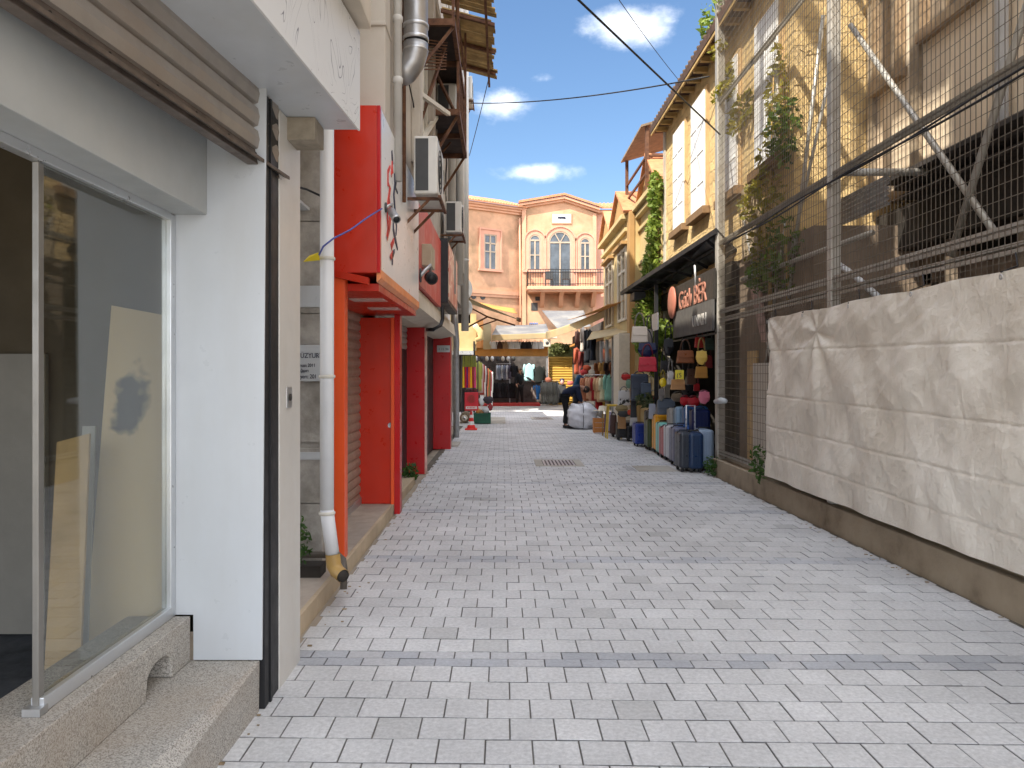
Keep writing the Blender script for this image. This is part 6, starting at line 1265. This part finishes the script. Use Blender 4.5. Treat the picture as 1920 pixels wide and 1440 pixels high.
for lb_, px, py, r, c in (('white plastic bag on the green crate', 911, 769, (.12, .12, .11), (.7, .7, .7)), ('white teddy shaped cushion behind the crate', 903, 752, (.09, .1, .16), (.66, .66, .66)), ('brown bundle on the crate', 902, 773, (.1, .1, .09), (.4, .2, .08)), ('dark red pouch at the right of the crate', 919, 764, (.08, .1, .1), (.3, .04, .04)), ('orange cloth bundle left on the crate', 896, 772, (.07, .1, .1), (.6, .25, .06)), ('dark bundle behind the crate', 915, 750, (.16, .12, .12), (.05, .04, .05))):
    c0 = W(px, py, 23.2); tag(MB().ellip(c0, r, 12, 8, fn=lambda q: 1+.13*sin(q.x*7+q.z*5)+.1*sin(q.y*9)).build('bundle', mat('bundle_%d' % int(px), c, .7), None), lb_, 'bundle', 'odds and ends at the green crate')
cn = thing('traffic_cone', 'red and white traffic cone under the square red board', 'traffic cone', (W(883.5, 0, 20.7).x, 20.7, 0)); M_cr = mat('cone_red', lin((214, 40, 34)), .5, var=.08); M_cw = mat('cone_white', (.75, .75, .72), .5)
x = cn.location.x
m = MB(); m.box(x-.17, x+.17, 20.53, 20.87, .0, .04); m.build('base', M_cr, cn, bevel=.01)
for i, (r0, z0, r1, z1, c) in enumerate(((.13, .04, .095, .14, M_cr), (.095, .14, .075, .24, M_cw), (.075, .24, .055, .34, M_cr), (.055, .34, .04, .42, M_cw), (.04, .42, .025, .52, M_cr))): MB().lathe([(r0, z0), (r1, z1)]+([(0, z1)] if i == 4 else []), (x, 20.7, 0), 18).build('band', c, cn)
rbd = thing('red_sign_board', 'square red sign board with round emblem mounted above the traffic cone', 'sign', (x, 20.7, .5)); z0, z1 = pyz(770, 20.7), pyz(735.5, 20.7)
B(x-.185, x+.2, 20.66, 20.69, z0, z1).build('board', mat('board_red', lin((206, 46, 56)), .5), rbd, bevel=.02)
m = MB(); 
for r in (.1, .065, .03): m.tube([(x+.005+r*cos(2*pi*k/18), 20.655, z0+.33+r*sin(2*pi*k/18)) for k in range(19)], .006, 4, cap=False)
for k in range(8): a = 2*pi*k/8; m.bar((x+.005+.03*cos(a), 20.655, z0+.33+.03*sin(a)), (x+.005+.1*cos(a), 20.655, z0+.33+.1*sin(a)), .008)
m.build('emblem', mat('emblem_brown', (.3, .06, .04), .5), rbd)
m = MB(); m.box(x-.15, x+.165, 20.652, 20.659, z0+.05, z0+.12); m.build('white_strip', M_cw, rbd); m = MB()
for k in range(6): m.box(x-.11+k*.04, x-.085+k*.04, 20.648, 20.6515, z0+.07, z0+.1)
m.build('strip_marks', M_cr, rbd); MB().tube([(x, 20.69, .4), (x, 20.69, z0+.1)], .012, 6).build('pole', M_steel, rbd)
# bundle
bd = thing('wrapped_bundle', 'big bundle wrapped in white plastic tied with cord at the bent man', 'bundle', (W(1092, 0, 21).x, 21, 0)); c = Vector((W(1092, 0, 21).x, 21.1, .36))
rnd = random.Random(2); n0 = [(rnd.uniform(0, 6), rnd.uniform(3, 7)) for _ in range(6)]
MB().ellip(c, (.42, .42, .37), 44, 30, fn=lambda q: min(1.12, (1/max(abs(q.x)**3+abs(q.y)**3+abs(q.z)**3, .2)**.333))*(1+.035*sin(q.z*n0[0][1]*2+q.x*4+n0[0][0])+.03*sin(q.x*n0[1][1]*2+q.z*7)+.02*sin(q.y*14+q.x*11+q.z*9)+.03*mnoise.noise(q*3.1)-.05*math.exp(-(q.x*7)**2)-.04*math.exp(-((q.z-.1*q.x)*8)**2))).build('plastic_wrap', mat('white_plastic', (.66, .66, .7), .32, var=.06, scale=5, bump=.5, bscale=14, dist=.03, spec=.6), bd)
m = MB()
for ax in (0, 1):
    pts = []
    for k in range(29):
        t = 2*pi*k/28; sx, sz = cos(t), sin(t); s = 1/max(abs(sx)**4+abs(sz)**4, .2)**.25
        pts.append(c+(Vector((sx*.43*s*.98, -.0, sz*.37*s*.98)) if ax else Vector((.0, sx*.42*s*.97, sz*.37*s*.95))))
    m.tube(pts, .009, 5, cap=False)
m.build('cord', M_grille, bd)

# ================================================================ people
def skinm(name, V, E, m_, par, sub=1):
    me = bpy.data.meshes.new(name); ks = list(V); me.from_pydata([V[k][0] for k in ks], [(ks.index(a), ks.index(b)) for a, b in E], []); me.materials.append(m_)
    o = bpy.data.objects.new(name, me); COL.objects.link(o); bm = bmesh.new(); bm.from_mesh(me); sl_ = bm.verts.layers.skin.verify(); bm.verts.ensure_lookup_table()
    for i, k in enumerate(ks):
        r = V[k][1]; bm.verts[i][sl_].radius = r if isinstance(r, tuple) else (r, r); bm.verts[i][sl_].use_root = (i == 0)
    bm.to_mesh(me); bm.free(); q = o.modifiers.new('skin', 'SKIN'); q.use_smooth_shade = True; q = o.modifiers.new('sub', 'SUBSURF'); q.levels = sub; q.render_levels = sub; o.parent = par; return o
M_skin = mat('skin_tone', (.38, .2, .13), .6, var=.05)
def person(label, loc, J, top, trou, hairc=(.03, .02, .015), rz=0):
    """J: joints in metres, local, figure facing +X by default"""
    p = thing('person', label, 'person', loc); p.rotation_euler.z = rz
    T = mat('garment_%s' % str(top), lin(top), .85, var=.12, scale=8, bump=.3, bscale=60); U = mat('garment_%s' % str(trou), lin(trou), .85, var=.12, scale=8)
    v = lambda k: Vector(J[k]); V = {}; E = []
    def put(k, pos, r): V[k] = (tuple(pos), r)
    put('pel', v('pel'), .12); put('spine', (v('pel')+v('chest'))/2, .115); put('chest', v('chest'), .13); put('neck', v('neck'), .055); put('head0', v('head')-(v('head')-v('neck'))*.3, .075); put('head1', v('head'), .098); put('head2', v('head')+(v('head')-v('neck')).normalized()*.1, .07)
    E += [('pel', 'spine'), ('spine', 'chest'), ('chest', 'neck'), ('neck', 'head0'), ('head0', 'head1'), ('head1', 'head2')]
    for s in 'LR':
        put('sh'+s, v('sh'+s), .058); put('el'+s, v('el'+s), .042); put('wr'+s, v('wr'+s), .03); d = (v('wr'+s)-v('el'+s)).normalized(); put('pa'+s, v('wr'+s)+d*.07, (.04, .02)); E += [('chest', 'sh'+s), ('sh'+s, 'el'+s), ('el'+s, 'wr'+s), ('wr'+s, 'pa'+s)]
        put('hip'+s, v('hip'+s), .085); put('kn'+s, v('kn'+s), .058); put('an'+s, v('an'+s), .038); put('to'+s, v('to'+s), .035); E += [('pel', 'hip'+s), ('hip'+s, 'kn'+s), ('kn'+s, 'an'+s), ('an'+s, 'to'+s)]
        side = d.cross(Vector((0, 0, 1)));  side = side.normalized() if side.length > .1 else Vector((0, 1, 0))
        for i in range(4):
            b0 = v('wr'+s)+d*.075+side*(i-1.5)*.018; put('f%d%s' % (i, s), b0+d*.03, .009); put('g%d%s' % (i, s), b0+d*(.062+.008*(i in (1, 2)))+Vector((0, 0, -.012)), .007); E += [('pa'+s, 'f%d%s' % (i, s)), ('f%d%s' % (i, s), 'g%d%s' % (i, s))]
        b0 = v('wr'+s)+d*.03+side*.05; put('th'+s, b0, .011); put('tt'+s, b0+d*.04+side*.012, .008); E += [('wr'+s, 'th'+s), ('th'+s, 'tt'+s)]
    skinm('body', V, E, M_skin, p)
    V2 = {k: (V[k][0], (V[k][1]+.03) if not isinstance(V[k][1], tuple) else .05) for k in ('pel', 'spine', 'chest', 'shL', 'shR', 'elL', 'elR')}
    for s in 'LR': V2['cu'+s] = (tuple(v('wr'+s)*.85+v('el'+s)*.15), .045)
    V2['pel'] = (tuple(v('pel')+(v('pel')-v('chest')).normalized()*.04), .17); V2['nk'] = (tuple(v('neck')*.75+v('chest')*.25), .07)
    skinm('jacket', V2, [('pel', 'spine'), ('spine', 'chest'), ('chest', 'nk')]+[e for s in 'LR' for e in (('chest', 'sh'+s), ('sh'+s, 'el'+s), ('el'+s, 'cu'+s))], T, p)
    V3 = {'pel': (tuple(v('pel')), .145)}; E3 = []
    for s in 'LR': V3['hip'+s] = (V['hip'+s][0], .115); V3['kn'+s] = (V['kn'+s][0], .085); V3['an'+s] = (tuple(v('an'+s)+Vector((0, 0, .02))), .07); E3 += [('pel', 'hip'+s), ('hip'+s, 'kn'+s), ('kn'+s, 'an'+s)]
    skinm('trousers', V3, E3, U, p)
    for s in 'LR':
        m = MB(); a = v('an'+s); b = v('to'+s); m.tube([(a.x-.05, a.y, .045), (a.x+.02, a.y, .055), ((a.x+b.x)/2+.02, b.y, .045), (b.x+.05, b.y, .035), (b.x+.08, b.y, .03)], [.04, .048, .045, .042, .02], 10); o = m.build('shoe', M_black, None); o.parent = p
    hd = v('head'); up = (hd-v('neck')).normalized(); fwd = Vector(J.get('face', (1, 0, 0))).normalized()
    m = MB(); m.ellip(hd+up*.045-fwd*.025, (.105, .1, .1), 16, 10); o = m.build('hair', mat('hair_dark', hairc, .8), None); o.parent = p
    m = MB(); m.ellip(hd+fwd*.1-up*.01, (.018, .016, .022), 8, 6); o = m.build('nose', M_skin, None); o.parent = p
    for s in (-1, 1):
        sd_ = fwd.cross(up).normalized()*s; m = MB(); m.ellip(hd+sd_*.098, (.016, .016, .03), 8, 6); o = m.build('ear', M_skin, None); o.parent = p
        m = MB(); m.ellip(hd+fwd*.092+sd_*.034+up*.02, (.01, .01, .007), 8, 6); o = m.build('eye', TX, None); o.parent = p
    m = MB(); m.ellip(hd+fwd*.092-up*.045, (.01, .022, .006), 8, 6); o = m.build('mouth', mat('lips', (.3, .1, .08), .6), None); o.parent = p
    return p
X0 = W(1063, 0, 21.3).x
person('man in dark navy jacket and black trousers bending over the white bundle', (X0, 21.3, 0), dict(pel=(-.1, 0, .93), hipL=(-.08, .1, .88), hipR=(-.08, -.1, .88), knL=(.0, .1, .5), knR=(-.03, -.1, .5), anL=(-.06, .1, .09), anR=(-.04, -.1, .09), toL=(.09, .11, .04), toR=(.11, -.12, .04), chest=(.24, 0, 1.2), neck=(.4, 0, 1.2), head=(.53, 0, 1.12), shL=(.28, .17, 1.17), shR=(.28, -.17, 1.17), elL=(.32, .2, .9), elR=(.36, -.2, .88), wrL=(.38, .1, .72), wrR=(.42, -.1, .74), face=(.5, 0, -.8)), (26, 34, 58), (16, 16, 18))
X1 = W(974, 0, 36.7).x
person('man in black clothes standing with arm stretched to the clothes at the far shop', (X1, 36.7, .0), dict(pel=(0, 0, .97), hipL=(0, .1, .92), hipR=(0, -.1, .92), knL=(.05, .12, .5), knR=(-.02, -.12, .5), anL=(.02, .18, .09), anR=(-.03, -.13, .09), toL=(.15, .22, .04), toR=(.1, -.18, .04), chest=(.02, 0, 1.4), neck=(.02, 0, 1.58), head=(.05, 0, 1.72), shL=(.02, .2, 1.5), shR=(.02, -.2, 1.5), elL=(.3, .3, 1.34), elR=(.06, -.3, 1.2), wrL=(.56, .36, 1.22), wrR=(.2, -.34, 1.02), face=(1, .2, 0)), (18, 18, 22), (28, 26, 26), rz=-.9)
X2 = W(1079, 0, 25.5).x
person('person in teal blue top leaning to the clothes behind the bent man', (X2, 25.5, 0), dict(pel=(0, 0, .97), hipL=(0, .1, .92), hipR=(0, -.1, .92), knL=(.02, .12, .5), knR=(-.02, -.12, .5), anL=(.0, .13, .09), anR=(-.03, -.13, .09), toL=(.13, .14, .04), toR=(.1, -.14, .04), chest=(.12, 0, 1.38), neck=(.2, 0, 1.53), head=(.27, 0, 1.65), shL=(.12, .18, 1.46), shR=(.12, -.18, 1.46), elL=(.36, .24, 1.34), elR=(.34, -.24, 1.3), wrL=(.58, .2, 1.42), wrR=(.56, -.2, 1.36), face=(1, 0, -.2)), (24, 62, 92), (24, 24, 30), hairc=(.3, .04, .03))
bt = thing('display_bust', 'small display bust with dark hair between grey rack and bent man', 'mannequin', W(1054, 730, 32)); c = W(1054, 716, 32)
MB().ellip((c.x, 32, c.z), (.09, .1, .12), 12, 9).build('face', mat('bust_skin', (.6, .3, .26), .6), bt); MB().ellip((c.x, 32.03, c.z+.05), (.11, .11, .11), 12, 8).build('hair', TX, bt); B(c.x-.17, c.x+.17, 32, 32.2, c.z-.7, c.z-.12).build('stand', M_grille, bt, bevel=.04)
for i, (px, py, c) in enumerate(((1069, 718, (.5, .12, .1)), (1028, 712, (.3, .1, .06)), (1100, 690, (.55, .1, .04)), (1095, 698, (.5, .05, .05)))):
    p = W(px, py, 30.5 if i < 2 else 24.6); tag(MB().ellip(p, (.14, .12, .1), 10, 8, fn=lambda q: 1+.1*sin(q.x*8)).build('hat', mat('hatc_%d' % i, c, .8), None), ('dull red', 'brown', 'orange red', 'bright red')[i]+(' hat on the low display beside the bust', ' hat on top of the grey coat rack', ' hat by the teal dressed person', ' hat hanging over the coat rack')[i], 'hat')
# ================================================================ cables over the alley
def sagc(name, label, a, b_, sag, r, ext=None):
    a = Vector(a); b_ = Vector(b_); pts = []
    for k in range(25): t = k/24; p = a.lerp(b_, t); p.z -= sag*4*t*(1-t); pts.append(p)
    o = MB().tube(pts, r, 6).build(name, M_black, None); tag(o, label, 'cable')
sagc('overhead_cable', 'thick black cable crossing the sky down to the fence top', WX(965, 0, .1) if False else (-.3, 5.2, 5.0), W(1350, 252, 11.2), .0, .012)
sagc('overhead_cable', 'horizontal black cable slung from the left facade to the stone house eaves', W(876, 193, 19.8), W(1330, 143, 12.2), .14, .013)
sagc('overhead_cable', 'thin cable falling from the top of the sky onto the stone house eaves', W(1120, -60, 9), W(1281, 160, 14.6), .05, .006)
sagc('overhead_cable', 'very thin cable dropping from the ragged timber canopy along the left facade', W(918, 140, 13.8), W(880, 292, 18), .03, .008)

# loose conduits and cables on the left facade
for i, (y0, z0, y1, z1, r) in enumerate(((6.7, 5.6, 12.5, 4.6, .01), (6.9, 5.2, 9.5, 4.2, .008), (12.2, 4.9, 19, 4.2, .012), (12.5, 6.2, 13.5, 3.4, .012), (15.8, 7.5, 16.8, 3.6, .012), (8.4, 3.9, 8.8, 6.6, .012))):
    pts = [(-.985+.02*sin(k*1.3+i), y0+(y1-y0)*k/12, z0+(z1-z0)*k/12-.25*sin(pi*k/12)*(i < 3)+.03*sin(k*2.1+i)) for k in range(13)]
    tag(MB().tube(pts, r, 6).build('facade_cable', M_black if i % 2 else M_gp, None), ('sagging thin cable high above the white sign', 'short sagging cable just above the air conditioner', 'long pale cable sagging along the far left facade', 'dark loose conduit running down beside the pale pipe', 'pale loose conduit on the far upper facade', 'dark cable dropping behind the large air conditioner')[i], 'cable')
rnd = random.Random(77); m = MB()
for k in range(150):
    y = rnd.uniform(2.6, 14); x = (3.24-abs(rnd.gauss(0, .06))) if rnd.random() < .6 else (-1.15+abs(rnd.gauss(0, .07)))
    s_ = rnd.uniform(.004, .014); a = rnd.uniform(0, 6); m.box(x-s_, x+s_, y-s_*.6, y+s_*.6, .002, .002+rnd.uniform(.002, .006))
o = m.build('leaf_litter', mat('litter', (.3, .22, .13), .9, var=.5, scale=20), None); tag(o, 'crumbs of dry leaves and grit along both edges of the paving', 'litter'); o['kind'] = 'stuff'
